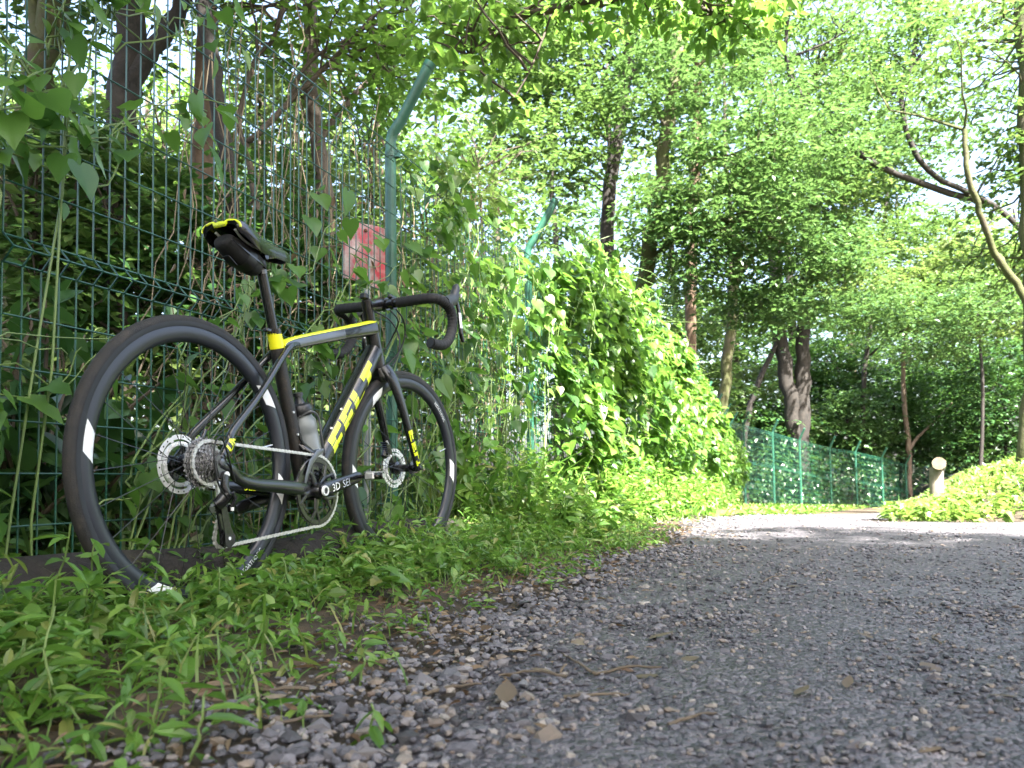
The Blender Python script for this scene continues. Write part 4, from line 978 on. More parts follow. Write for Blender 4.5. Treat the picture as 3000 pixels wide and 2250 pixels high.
M['steel'] = mat('steel', [(.3, (.50, .50, .51)), (.7, (.66, .66, .67))], .3, metal=.6, scale=60)
M['chain'] = mat('chain', [(.3, (.42, .42, .40)), (.7, (.66, .65, .63))], .35, metal=.55, scale=200)
M['dark_steel'] = mat('dark_steel', [(.35, (.10, .10, .11)), (.6, (.5, .5, .51))], .25, metal=.7, scale=120)
M['alloy_white'] = mat('alloy_white', [(.3, (.70, .71, .72)), (.7, (.80, .81, .82))], .32, metal=.25, scale=30)
M['alloy_grey'] = mat('alloy_grey', [(.3, (.11, .115, .125)), (.7, (.16, .165, .175))], .35, metal=.6, scale=30)
M['decal_grey'] = mat('decal_grey', [(.3, (.32, .35, .42)), (.7, (.45, .48, .55))], .4, scale=30)
M['red'] = mat('red', [(.3, (.45, .04, .03)), (.7, (.5, .05, .04))], .4, scale=30)
M['bottle'] = mat('bottle', [(.3, (.17, .19, .20)), (.7, (.23, .25, .26))], .28, scale=6, spec=.5)
M['bottle_cap'] = mat('bottle_cap', [(.3, (.010, .011, .014)), (.7, (.018, .019, .022))], .35, scale=20)

RW = .342
BM = Matrix(((0.3511631, -0.9361257, -0.0187942, 0), (0.9363143, 0.3510924, 0.0070487, 0), (0, -0.0200726, 0.9997985, 0), (0, 0, 0, 1)))
BIKE0 = Vector((-0.72538, 1.77427, 0.0))
bike = empty('bicycle'); bike.matrix_world = Matrix.Translation(BIKE0) @ BM
tag(bike, 'dark grey drop-bar gravel bicycle with neon yellow lettering leaning by the wire fence', 'bicycle')
LIFT = Matrix.Translation((0, 0, RW))
HA = math.radians(72); AXU = Vector((-math.cos(HA), 0, math.sin(HA))); AX0 = Vector((.9485, 0, -.0155))
STEER = Matrix.Translation(AX0) @ Matrix.Rotation(-.1084, 4, AXU) @ Matrix.Translation(-AX0)
def axis(t): return AX0 + AXU * t
def bb(mb, name, mt, parent=None, steer=False, smooth=True, sharp=None):
    mb.xform(LIFT @ STEER if steer else LIFT)
    return mb.build(name, M[mt], parent or bike, smooth, sharp)
def V3(x, z, y=0.0): return Vector((x, y, z))

class Tube:
    """A straight or curved frame tube that decals can be wrapped on."""
    def __init__(s, pts, rad, power=2.0, n=22, sub=8):
        s.n, s.power = n, power; P = [Vector(p) for p in pts]; r_ = np.random.default_rng(1)
        s.path = wobble(P, 0, r_, sub) if len(P) > 2 else [P[0].lerp(P[1], i / sub) for i in range(sub + 1)]
        m = len(s.path); s.rad = []
        for i in range(m):
            t = i / (m - 1) * (len(rad) - 1); k = min(int(t), len(rad) - 2); q = t - k
            s.rad.append((rad[k][0] * (1 - q) + rad[k + 1][0] * q, rad[k][1] * (1 - q) + rad[k + 1][1] * q))
    def mb(s): return MB().tube(s.path, s.rad, s.n, side=(0, 1, 0), power=s.power)
    def pt(s, t, th, off=0.0):
        m = len(s.path) - 1; f = min(max(t, 0), 1) * m; k = min(int(f), m - 1); q = f - k
        c = s.path[k].lerp(s.path[k + 1], q); T = (s.path[min(k + 1, m)] - s.path[k]).normalized()
        sd = Vector((0, 1, 0)); sd = (sd - T * sd.dot(T)).normalized(); u = T.cross(sd)
        ra = s.rad[k][0] * (1 - q) + s.rad[k + 1][0] * q + off; rb = s.rad[k][1] * (1 - q) + s.rad[k + 1][1] * q + off
        a, b = math.cos(th), math.sin(th)
        if s.power != 2.0: e = 2 / s.power; a = math.copysign(abs(a) ** e, a); b = math.copysign(abs(b) ** e, b)
        return c + u * (ra * a) + sd * (rb * b)
    def patch(s, mb, fn, nu=8, nv=6, off=.0007):
        v = [s.pt(*fn(i / nu, j / nv), off) for i in range(nu + 1) for j in range(nv + 1)]
        f = [(i * (nv + 1) + j, i * (nv + 1) + j + 1, (i + 1) * (nv + 1) + j + 1, (i + 1) * (nv + 1) + j) for i in range(nu) for j in range(nv)]
        mb.add(v, f)
GLY = {'F': [(0, 0, .40, 1), (.40, .72, 1, 1), (.40, .32, .82, .55)], 'E': [(0, 0, .40, 1), (.40, .75, 1, 1), (.40, .38, .84, .62), (.40, 0, 1, .25)],
       'L': [(0, 0, .42, 1), (.42, 0, 1, .34)], 'T': [(0, .66, 1, 1), (.28, 0, .70, .66)], 'V': [(0, .3, .28, 1), (.72, .3, 1, 1), (.2, 0, .8, .3)], 'R': [(0, 0, .3, 1), (.3, .74, 1, 1), (.3, .4, 1, .6), (.72, .6, 1, .74), (.55, 0, .95, .4)]}
def lettering(tb, word, t0, t1, th0, th1, shear=.18, gap=.11):
    """Block letters wrapped on a tube: t along it, th round it (th1 is the top of the letters)."""
    mb = MB(); n = len(word); w = (t1 - t0) / n
    for i, ch in enumerate(word):
        for (a, b, c, d) in GLY[ch]:
            def fn(p, q, a=a, b=b, c=c, d=d, i=i):
                x = a + (c - a) * p; y = b + (d - b) * q
                return t0 + w * (i + x * (1 - gap) + shear * y), th0 + (th1 - th0) * y
            tb.patch(mb, fn, 5, 4)
    return mb
def text_mesh(txt, size):
    c = bpy.data.curves.new('lettering', 'FONT'); c.body = txt; c.size = size; c.align_x = 'CENTER'; c.resolution_u = 2
    o = bpy.data.objects.new('lettering', c); COL.objects.link(o); bpy.context.view_layer.update()
    me = o.evaluated_get(bpy.context.evaluated_depsgraph_get()).to_mesh()
    v = [tuple(p.co) for p in me.vertices]; f = [tuple(p.vertices) for p in me.polygons]
    bpy.data.objects.remove(o); bpy.data.curves.remove(c); return v, f

# frame tubes
D = math.radians
dt = Tube([V3(.425, -.052), V3(.805, .385)], [(.031, .029), (.032, .030), (.030, .028)], 2.3)
o = bb(dt.mb(), 'down_tube', 'carbon')
bb(lettering(dt, 'FELT', .22, .86, D(-148), D(-40)), 'lettering', 'neon', o, smooth=False)['label'] = 'neon yellow block letters on the right side'
bb(lettering(dt, 'FELT', .22, .86, D(150), D(38)), 'lettering', 'neon', o, smooth=False)
tt = Tube([V3(.318, .315), V3(.36, .338), V3(.60, .408), V3(.795, .462)], [(.013, .020), (.017, .021), (.020, .023), (.026, .025)], 3.2)
o = bb(tt.mb(), 'top_tube', 'carbon')
mb = MB(); tt.patch(mb, lambda p, q: (.04 + .96 * p, D(-58 + 116 * q)), 24, 8); bb(mb, 'stripe', 'neon', o)['label'] = 'neon yellow stripe along the upper face'
mb = MB()
for sg_ in (-1, 1): tt.patch(mb, lambda p, q: (.12 + .55 * p, sg_ * D(66 + 60 * q)), 16, 6)
bb(mb, 'side_panel', 'carbon_grey', o)
ht = Tube([axis(.372), axis(.522)], [(.030, .026), (.027, .0235), (.025, .0225)], 2.0)
o = bb(ht.mb(), 'head_tube', 'carbon')
mb = MB(); ht.patch(mb, lambda p, q: (.35 + .66 * p, D(180 - (30 + 14 * p) + (60 + 28 * p) * q)), 10, 8); bb(mb, 'stripe', 'neon', o)
bb(MB().tube([axis(.366), axis(.374)], .0285, 20, side=(0, 1, 0)), 'headset_ring', 'black_metal')
st_ = Tube([V3(.409, -.055), V3(.350, .140), V3(.297, .325)], [(.024, .022), (.019, .018), (.0175, .0175)], 2.2)
bb(st_.mb(), 'seat_tube', 'seat_tube_dirt')
sc_ = Tube([V3(.3015, .316), V3(.2895, .356)], [(.0205, .0195), (.0195, .019)]); o = bb(sc_.mb(), 'seat_collar', 'collar_yellow'); o['label'] = 'yellow collar with dark scuffs'
bb(MB().tube([V3(.2905, .353), V3(.287, .366)], .0195, 18, side=(0, 1, 0)).box(V3(.262, .359), (.022, .016, .012), bevel=.003), 'seat_clamp', 'black_metal')
for sg_ in (-1, 1):
    y = lambda k: sg_ * k
    ss = Tube([V3(.004, .008, y(.067)), V3(.040, .046, y(.063)), V3(.055, .075, y(.060)), V3(.165, .172, y(.048)), V3(.285, .285, y(.027)), V3(.33, .322, y(.020)), V3(.372, .336, y(.016))], [(.010, .009), (.013, .008), (.011, .0075), (.0085, .008), (.0095, .009), (.011, .010), (.010, .008)], 2.4, 14, 6)
    o = bb(ss.mb(), 'seatstay', 'carbon')
    if sg_ < 0: bb(lettering(ss, 'VR', .09, .24, D(-140), D(-40), .1), 'lettering', 'neon', o, smooth=False)
    cs = Tube([V3(-.002, -.004, y(.067)), V3(.040, -.018, y(.065)), V3(.075, -.040, y(.061)), V3(.14, -.052, y(.056)), V3(.24, -.058, y(.050)), V3(.33, -.065, y(.042)), V3(.40, -.070, y(.028))], [(.012, .008), (.016, .009), (.013, .009), (.015, .010), (.018, .012), (.021, .014), (.024, .014)], 2.4, 14, 6)
    o = bb(cs.mb(), 'chainstay', 'carbon')
    if sg_ > 0:
        v, f = text_mesh('3ED', .030); mb = MB()
        mb.add([V3(.235 + q[0], -.066 - (q[0]) * .05 + q[1] * .8, .0365 - .006 * (q[0] / .05)) for q in v], f); bb(mb, 'lettering', 'neon', o, smooth=False)
        mb = MB(); cs.patch(mb, lambda p, q: (.36 + .12 * p, D(-130 + 70 * q)), 6, 6); bb(mb, 'pale_panel', 'white', o)
    bb(MB().poly([(-.016, .004), (-.010, .016), (.010, .018), (.020, .004), (.018, -.016), (.012, -.036), (-.004, -.036), (-.012, -.014)], y(.0655), y(.0725)), 'dropout', 'carbon_grey' if sg_ < 0 else 'carbon')
bb(MB().lathe([(-.043, 0), (-.043, .026), (.043, .026), (.043, 0)], 24, center=(.401, 0, -.072)), 'bottom_bracket', 'black_metal')
bb(MB().lathe([(-.078, 0), (-.078, .005), (-.0765, .0085), (-.071, .0095), (.071, .0095), (.0765, .0085), (.0765, 0)], 20), 'rear_axle', 'alloy_grey')

# fork and front end (turned a few degrees)
cr_ = Tube([axis(.370), axis(.340), axis(.322)], [(.0285, .026), (.030, .036), (.022, .034)], 2.4, 22)
fork = bb(cr_.mb(), 'fork', 'carbon', steer=True)
for sg_ in (-1, 1):
    y = lambda k: sg_ * k
    bl = Tube([V3(.838, .338, y(.020)), V3(.853, .308, y(.036)), V3(.875, .270, y(.043)), V3(.914, .190, y(.048)), V3(.955, .090, y(.052)), V3(.985, .020, y(.053)), V3(.995, -.010, y(.053))], [(.024, .013), (.026, .013), (.023, .012), (.018, .011), (.0145, .010), (.013, .010), (.011, .009)], 2.4, 16, 6)
    o = bb(bl.mb(), 'fork_blade', 'carbon', fork, True)
    bb(lettering(bl, 'TLEF'[::-1], .60, .88, D(-50) if sg_ < 0 else D(50), D(-140) if sg_ < 0 else D(140), 0), 'lettering', 'neon', fork, True, smooth=False)
bb(MB().lathe([(-.066, 0), (-.066, .004), (-.065, .007), (-.060, .008), (.060, .008), (.065, .007), (.066, 0)], 16, center=(.996, 0, 0)), 'front_axle', 'black_metal', steer=True)
bb(MB().tube([axis(.522), axis(.556)], .0195, 20, side=(0, 1, 0)).tube([axis(.556), axis(.592)], .0185, 20, side=(0, 1, 0)), 'spacer_stack', 'black_metal', steer=True)
stem = Tube([axis(.574), V3(.80, .538), V3(.838, .550)], [(.020, .020), (.017, .0175), (.019, .020)], 2.6)
mb = stem.mb().lathe([(-.024, .0165), (-.024, .022), (.024, .022), (.024, .0165)], 20, center=(.850, 0, .552))
o = bb(mb, 'stem', 'black_metal', steer=True)
mb = MB()
for yy in (-.016, .016):
    for zz in (.536, .568): mb.tube([V3(.866, zz, yy), V3(.874, zz, yy)], .0035, 8)
bb(mb, 'faceplate_bolt', 'steel', o, True)
bb(MB().tube([axis(.592), axis(.597)], .016, 18, side=(0, 1, 0)).box(axis(.600) + V3(-.012, .004, -.004), (.026, .024, .020), bevel=.004), 'bell', 'black', steer=True)
bb(MB().tube([V3(.848, .552, -.055), V3(.848, .552, -.040)], .021, 18).box(V3(.835, .572, -.047), (.022, .018, .014), bevel=.004), 'light_mount', 'black_metal', steer=True)
bb(MB().tube([V3(.850, .552, -.075), V3(.850, .552, .075)], .0159, 18), 'handlebar', 'black_metal', steer=True)
for sg_ in (-1, 1):
    y = lambda k: sg_ * k
    pts = [V3(.850, .552, y(.068)), V3(.851, .554, y(.13)), V3(.857, .556, y(.182)), V3(.880, .556, y(.205)), V3(.915, .551, y(.208)), V3(.945, .538, y(.210)), V3(.962, .508, y(.211)), V3(.958, .465, y(.212)), V3(.930, .425, y(.213)), V3(.890, .404, y(.214)), V3(.822, .400, y(.215))]
    W = wobble(pts, 0, np.random.default_rng(1), 9)
    bb(MB().tube(W, [.0172 + .0009 * math.sin(i * 2.1) for i in range(len(W))], 14), 'bar_tape', 'tape', steer=True)
    e = W[-1]; bb(MB().tube([e, e + V3(-.004, 0)], .0135, 14), 'bar_end_plug', 'black', steer=True)
    hd = Tube([V3(.918, .552, y(.209)), V3(.950, .563, y(.207)), V3(.978, .575, y(.204)), V3(.994, .597, y(.202)), V3(1.004, .624, y(.201)), V3(1.006, .634, y(.201))], [(.020, .018), (.021, .017), (.021, .016), (.018, .0155), (.012, .012), (.004, .006)], 2.2, 16, 5)
    o = bb(hd.mb(), 'brake_hood', 'hood', steer=True)
    lv = Tube([V3(1.000, .582, y(.202)), V3(1.018, .545, y(.203)), V3(1.024, .500, y(.205)), V3(1.026, .465, y(.208)), V3(1.034, .436, y(.212))], [(.008, .006), (.010, .0055), (.008, .006), (.007, .008), (.005, .006)], 2.4, 12, 5)
    bb(lv.mb(), 'brake_lever', 'black_metal', o, True)
    mb = MB(); lv.patch(mb, lambda p, q: (.30 + .32 * p, D(-60 + 120 * q) + (math.pi if sg_ > 0 else 0) - math.pi / 2 + (math.pi if sg_ > 0 else 0)), 5, 4)
    bb(mb, 'lever_plate', 'alloy_white', o, True)
    bb(MB().tube([V3(1.012, .600, y(.202) - .013 * 1), V3(1.014, .588, y(.202) - .013)], .004, 8), 'badge', 'alloy_white', o, True)
for k, (pa) in enumerate([[V3(.862, .535, -.05), V3(.915, .505, -.045), V3(.930, .455, -.04), V3(.905, .40, -.036), V3(.865, .362, -.031), V3(.835, .34, -.030)],
                          [V3(.862, .535, .04), V3(.925, .515, .02), V3(.945, .46, -.005), V3(.92, .39, -.02), V3(.875, .345, -.026)],
                          [V3(.864, .538, -.02), V3(.905, .50, -.03), V3(.915, .44, .01), V3(.885, .37, .03), V3(.872, .27, .036), V3(.91, .19, .038), V3(.955, .085, .04)]]):
    bb(MB().tube(wobble(pa, 0, np.random.default_rng(1), 6), .0026, 7), 'cable', 'black', steer=True)

# wheels
def gear(T, ro, ri, y0, y1, hole=None, mb=None):
    mb = mb or MB(); out = []
    for i in range(T):
        for fr, r in ((.0, ri), (.30, ri), (.42, ro), (.58, ro), (.70, ri)):
            a = 2 * math.pi * (i + fr) / T; out.append((r * math.cos(a), r * math.sin(a)))
    n = len(out)
    if hole is None: hole = ri * .7
    inn = [(hole * math.cos(math.atan2(z, x)), hole * math.sin(math.atan2(z, x))) for x, z in out]
    v = [(x, y0, z) for x, z in out] + [(x, y1, z) for x, z in out] + [(x, y0, z) for x, z in inn] + [(x, y1, z) for x, z in inn]; f = []
    for i in range(n):
        j = (i + 1) % n
        f += [(i, j, n + j, n + i), (2 * n + i, 2 * n + j, j, i), (n + i, n + j, 3 * n + j, 3 * n + i), (2 * n + j, 2 * n + i, 3 * n + i, 3 * n + j)]
    return mb.add(v, f)
RIMP = [(.0118, .3165), (.0130, .311), (.0132, .302), (.0118, .292), (.0080, .2835), (.0030, .2802), (0, .2798)]
def rim_y(r):
    rs = [p[1] for p in RIMP][::-1]; ys_ = [p[0] for p in RIMP][::-1]; return float(np.interp(r, rs, ys_))
TYR = [(.0128 * math.cos(a) * (1.10 if True else 1), .3275 + .0145 * math.sin(a)) for a in [D(-62 + 304 * i / 22) for i in range(23)]]
def rim_patch(mb, fn, nu=8, nv=5):
    v = []
    for i in range(nu + 1):
        for j in range(nv + 1):
            a, r = fn(i / nu, j / nv); v.append((r * math.cos(a), -rim_y(r) - .0006, r * math.sin(a)))
    mb.add(v, [(i * (nv + 1) + j, i * (nv + 1) + j + 1, (i + 1) * (nv + 1) + j + 1, (i + 1) * (nv + 1) + j) for i in range(nu) for j in range(nv)])
def wheel(name, x, front, decals, words, phase):
    Cn = Matrix.Translation((x, 0, 0)); rt = 0
    def put(mb, nm, mt, par=None, **k):
        mb.xform(Cn); return bb(mb, nm, mt, par, front, **k)
    fl = (.028, .034) if front else (.022, .034)
    hub = MB().lathe([(-.048, 0), (-.048, .011), (-fl[0] - .004, .012), (-fl[0] - .002, .023), (-fl[0] + .002, .023), (-fl[0] + .006, .0135), (fl[1] - .006, .0135), (fl[1] - .002, .024), (fl[1] + .002, .024), (fl[1] + .004, .014), (.050, .012), (.050, 0)], 28)
    w = put(hub, name, 'black_metal')
    tyre_ = MB().lathe([(-y_, r_) for y_, r_ in TYR], 120)
    t_ = put(tyre_, 'tyre', 'rubber', w)
    # smooth darker sidewall band between tread and rim
    put(MB().lathe([(-.0146, .327), (-.0145, .3205), (-.0133, .3155)], 120), 'sidewall', 'sidewall', w)
    put(MB().lathe(RIMP + [(-a, b) for a, b in RIMP[-2::-1]], 120), 'rim', 'rim', w)
    for a0, wd in decals:
        mb = MB()
        def fn(p, q, a0=a0, wd=wd): r = .2865 + .0255 * q; return D(a0) + D(wd) * (p - .5) - D(4.5) * (q - .5) * (1), r
        rim_patch(mb, fn); put(mb, 'rim_decal', 'white', w)
    for wd, a0, sz, flip in words:
        v, f = text_mesh(wd, sz); mb = MB()
        mb.add([(lambda r, a: (r * math.cos(a), -rim_y(r) - .0007, r * math.sin(a)))(.299 + (q[1] - sz * .35) * flip, D(a0) - flip * q[0] / .299) for q in v], f); put(mb, 'lettering', 'white', w, smooth=False)
    for i in range(24):
        side_ = -1 if i % 2 else 1; a = D(phase) + 2 * math.pi * i / 24; tw = (1 if (i // 2) % 2 else -1) * .75
        h = Vector((.022 * math.cos(a + tw), side_ * (fl[1] if side_ > 0 else fl[0]), .022 * math.sin(a + tw))); e = Vector((.281 * math.cos(a), side_ * .002, .281 * math.sin(a)))
        put(MB().tube([h, e], .0009, 5, cap=False), 'spoke', 'black_metal', w)
    # brake rotor on the far side
    yr = .046; mb = MB()
    for i in range(6):
        a0 = D(60 * i); mb.lathe([(yr, .0555 + .0035), (yr, .0695), (yr + .002, .0695), (yr + .002, .0555 + .0035), (yr, .0555 + .0035)], 9, a0, a0 + D(51))
        mb.lathe([(yr, .0555), (yr, .067), (yr + .002, .067), (yr + .002, .0555), (yr, .0555)], 3, a0 + D(51), a0 + D(60))
    ro_ = put(mb, 'brake_rotor', 'alloy_white', w, sharp=30)
    mb = MB().lathe([(yr - .002, .044), (yr - .002, .0535), (yr + .004, .0535), (yr + .004, .044), (yr - .002, .044)], 40)
    for i in range(18): mb.box((.049 * math.cos(D(20 * i)), yr - .003, .049 * math.sin(D(20 * i))), (.004, .004, .008), Matrix.Rotation(-D(20 * i + 40), 3, 'Y'))
    put(mb, 'cooling_fin', 'alloy_white', w)
    mb = MB()
    for i in range(5):
        a = D(72 * i + 12); mb.tube([(.016 * math.cos(a - .5), yr, .016 * math.sin(a - .5)), (.047 * math.cos(a), yr, .047 * math.sin(a))], [(.0035, .0015), (.0030, .0015)], 8, side=(0, 1, 0))
    mb.lathe([(yr - .004, .010), (yr - .004, .021), (yr + .003, .021), (yr + .003, .010)], 24); put(mb, 'rotor_carrier', 'black_metal', w)
    mb = MB()
    for i in range(24):
        if i % 4 == 3: continue
        a = D(15 * i + 8); mb.lathe([(yr - .0006, 0), (yr - .0006, .0024)], 6, center=(.0645 * math.cos(a), 0, .0645 * math.sin(a)))
    put(mb, 'rotor_hole', 'black', w)
    v_ = D(phase + 7); put(MB().tube([(.281 * math.cos(v_), 0, .281 * math.sin(v_)), (.236 * math.cos(v_), 0, .236 * math.sin(v_))], .0022, 7), 'valve', 'steel', w)
    return w
wheel('rear_wheel', 0, False, [(173, 12), (37, 12), (-12, 11), (-112, 12)], [('REDATUDSIC', -55, .016, -1)], 4)
wheel('front_wheel', .996, True, [(186, 11), (-1, 13), (128, 12), (-72, 12)], [('REDATUDSIC', 46, .016, 1)], 9)

# drivetrain
cas = MB(); tee = [30, 27, 25, 23, 21, 19, 17, 15, 14, 13, 12]
for i, T in enumerate(tee): gear(T, T * .00202 + .0022, T * .00202 - .0018, -.0195 - i * .0036, -.0195 - i * .0036 - .0017, T * .00202 * .55, cas)
cas.lathe([(-.018, .015), (-.060, .015), (-.061, .009)], 20)
for k in range(5):
    a = D(72 * k); cas.tube([(.050 * math.cos(a), -.020, .050 * math.sin(a)), (.014 * math.cos(a + .3), -.024, .014 * math.sin(a + .3))], .003, 6)
bb(cas, 'cassette', 'dark_steel', sharp=30)
CRC = Vector((.401, 0, -.072))
def at_crank(mb): mb.xform(Matrix.Translation(CRC)); return mb
mb = gear(50, .0995, .0955, -.0500, -.0475, .0800); mb.lathe([(-.0525, .0800), (-.0525, .0925), (-.0500, .0945)], 72); mb.lathe([(-.0525, .0800), (-.0475, .0800)], 72)
ringo = bb(at_crank(mb), 'chainring', 'black_metal', sharp=30)
bb(at_crank(gear(34, .0700, .0665, -.0425, -.0402, .060)), 'inner_chainring', 'black_metal', ringo, sharp=30)
mb = MB().lathe([(-.068, .0), (-.068, .019), (-.060, .023), (-.048, .024), (-.044, .018)], 32)
for k in range(5):
    a = D(72 * k + 46); P = lambda r, b: Vector((r * math.cos(b), -.0505, r * math.sin(b)))
    mb.tube([P(.018, a), P(.056, a)], [(.011, .004), (.0075, .0035)], 10, side=(0, 1, 0), power=3)
    for s_ in (-1, 1): mb.tube([P(.050, a), P(.088, a + s_ * .24)], [(.0058, .0035), (.0055, .003)], 8, side=(0, 1, 0), power=3)
bb(at_crank(mb), 'spider', 'black_metal', ringo)
ca = math.atan2(.039, .171)
for sg_ in (-1, 1):
    dv_ = Vector((math.cos(ca), 0, math.sin(ca))) * (1 if sg_ < 0 else -1); P = lambda d_, yy: CRC + dv_ * d_ + Vector((0, sg_ * yy, 0))
    arm = Tube([P(-.012, .068), P(.02, .070), P(.10, .073), P(.165, .078), P(.186, .078)], [(.015, .008), (.0215, .0095), (.0185, .008), (.0170, .008), (.011, .007)], 3.2, 18, 6)
    o = bb(arm.mb(), 'crank_arm', 'black_metal')
    bb(MB().lathe([(sg_ * .077, .0085), (sg_ * .0805, .0095), (sg_ * .0805, .0135), (sg_ * .075, .0150)], 24, center=CRC), 'crank_bolt', 'alloy_white', o)
    bb(MB().lathe([(sg_ * .0785, 0), (sg_ * .0785, .009)], 20, center=CRC), 'bolt_socket', 'black', o)
    if sg_ < 0:
        for wd, c0_, mt in (('3D', .049, 'white'), ('SEI', .098, 'decal_grey')):
            v, f = text_mesh(wd, .031); up_ = Vector((-dv_.z, 0, dv_.x)); mb = MB()
            mb.add([P(c0_ + q[0] * 1.05, .0815 + .006 * max(0, (c0_ - .05)) / .1) + up_ * (q[1] - .0105) for q in v], f); bb(mb, 'lettering', mt, o, smooth=False)
    pc = P(.175, 0); y0 = sg_ * .086
    ped = MB().tube([pc + V3(0, 0, y0), pc + V3(0, 0, y0 + sg_ * .018)], .0065, 12)
    ped.box(pc + V3(.0, 0, y0 + sg_ * .046), (.052, .050, .015), bevel=.005).tube([pc + V3(0, 0, y0 + sg_ * .016), pc + V3(0, 0, y0 + sg_ * .076)], .0105, 14)
    po = bb(ped, 'pedal', 'black_metal')
    mb = MB()
    for s_ in (-1, 1):
        mb.box(pc + V3(s_ * .026, 0, y0 + sg_ * .045), (.010, .030, .020), bevel=.003); mb.tube([pc + V3(s_ * .022, .011, y0 + sg_ * .032), pc + V3(s_ * .022, .011, y0 + sg_ * .060)], .0026, 8)
    mb.tube([pc + V3(0, 0, y0 + sg_ * .074), pc + V3(0, 0, y0 + sg_ * .0785)], .0075, 12); mb.tube([pc + V3(0, 0, y0 + sg_ * .024), pc + V3(0, 0, y0 + sg_ * .028)], .0118, 12)
    bb(mb, 'pedal_clip', 'steel', po)
# chain
UP, LO_ = Vector((.016, 0, -.100)), Vector((.036, 0, -.176))
def arc(c, r, a0, a1, n): return [Vector((c.x + r * math.cos(D(a0 + (a1 - a0) * i / n)), 0, c.z + r * math.sin(D(a0 + (a1 - a0) * i / n)))) for i in range(n + 1)]
def yat(x): return -.036 - (.049 - .036) * min(1, max(0, (x - .03) / .3))
route = arc(CRC, .0985, 86, -98, 24) + arc(LO_, .0205, -78, -195, 8) + arc(UP, .0205, -20, 40, 6) + arc(Vector((0, 0, 0)), .0505, -60, -268, 22)
route.append(route[0].copy()); seg = [0]
for a, b in zip(route, route[1:]): seg.append(seg[-1] + (b - a).length)
NL = int(seg[-1] / .0127); NL -= NL % 2; step = seg[-1] / NL; mb = MB(); pl = []
for i in range(NL + 1):
    d_ = i * step; k = min(max(np.searchsorted(seg, d_) - 1, 0), len(route) - 2); t = (d_ - seg[k]) / max(1e-9, seg[k + 1] - seg[k]); q = route[k].lerp(route[k + 1], min(1, t)); q.y = yat(q.x); pl.append(q)
for i in range(NL):
    a, b = pl[i], pl[i + 1]; dn_ = (b - a).normalized(); up_ = Vector((-dn_.z, 0, dn_.x)); o_ = .0030 if i % 2 else .0021; L = (b - a).length
    prof = [(-.0042, 0), (-.0025, .0040), (.002, .0040), (L / 2, .0026), (L - .002, .0040), (L + .0025, .0040), (L + .0042, 0), (L + .0025, -.0040), (L - .002, -.0040), (L / 2, -.0026), (.002, -.0040), (-.0025, -.0040)]
    for s_ in (-1, 1):
        n = len(prof); v = [a + dn_ * p[0] + up_ * p[1] + Vector((0, s_ * o_ + w_, 0)) for w_ in (-.0005, .0005) for p in prof]
        mb.add(v, [tuple(range(n)), tuple(range(2 * n - 1, n - 1, -1))] + [(j, (j + 1) % n, n + (j + 1) % n, n + j) for j in range(n)])
    mb.tube([a + Vector((0, -.0036, 0)), a + Vector((0, .0036, 0))], .0018, 6)
bb(mb, 'chain', 'chain', smooth=False)
# rear derailleur
mb = MB().tube([V3(.008, -.030, -.062), V3(.008, -.030, -.080)], .010, 16).tube([V3(.008, -.030, -.077), V3(.002, -.055, -.079), V3(.012, -.074, -.078)], [(.011, .006), (.010, .006), (.010, .008)], 12, side=(0, 1, 0), power=3)
mb.tube([V3(.014, -.072, -.076), V3(.004, -.090, -.068), V3(-.004, -.098, -.060)], [(.014, .013), (.015, .014), (.013, .013)], 14, side=(0, 1, 0), power=2.6)
mb.tube([V3(.018, -.070, -.088), V3(.026, -.082, -.088), V3(.022, -.102, -.083)], [(.006, .004), (.007, .004), (.005, .004)], 10, side=(0, 1, 0))
rd = bb(mb, 'rear_derailleur', 'black_metal')
bb(MB().tube([V3(.008, -.030, -.0805), V3(.008, -.030, -.082)], .0085, 14).tube([V3(.022, -.104, -.083), V3(.022, -.112, -.083)], .004, 10), 'pivot_bolt', 'alloy_white', rd)
for y_ in (-.047, -.062):
    bb(MB().poly([(.004, -.084), (.022, -.084), (.030, -.112), (.041, -.150), (.055, -.172), (.053, -.188), (.037, -.199), (.022, -.190), (.021, -.165), (.012, -.120)], y_ - .001, y_ + .001), 'cage_plate', 'black_metal', rd)
for c_ in (UP, LO_):
    g_ = gear(11, .0205, .0170, -.0560, -.0530, .004); g_.xform(Matrix.Translation(c_)); bb(g_, 'jockey_wheel', 'black', rd)
    bb(MB().tube([c_ + V3(0, 0, -.0640), c_ + V3(0, 0, -.046)], .0042, 10), 'pulley_bolt', 'alloy_white', rd)
bb(MB().tube(wobble([V3(.045, -.045, -.072), V3(-.01, .052, -.085), V3(-.040, .03, -.088), V3(-.03, -.045, -.088), V3(.005, -.082, -.084)], 0, np.random.default_rng(1), 7), .0022, 6), 'shift_cable', 'black')
# front derailleur
mb = MB().tube([V3(.372, .060, -.012), V3(.376, .045, -.030), V3(.398, .030, -.045)], [(.008, .006), (.010, .008), (.007, .005)], 10, side=(0, 1, 0)).tube([V3(.366, .090, -.018), V3(.372, .062, -.026), V3(.40, .035, -.044)], .004, 8)
fd = bb(mb, 'front_derailleur', 'black_metal')
for y_, mt in ((-.0575, 'alloy_grey'), (-.043, 'black_metal')):
    bb(MB().tube([V3(.425, .042, y_), V3(.398, .034, y_), V3(.366, .008, y_), V3(.345, -.030, y_), V3(.338, -.05, y_)], [(.005, .0008), (.009, .0008), (.009, .0008), (.007, .0008), (.004, .0008)], 8, side=(0, 1, 0)), 'cage_plate', mt, fd)
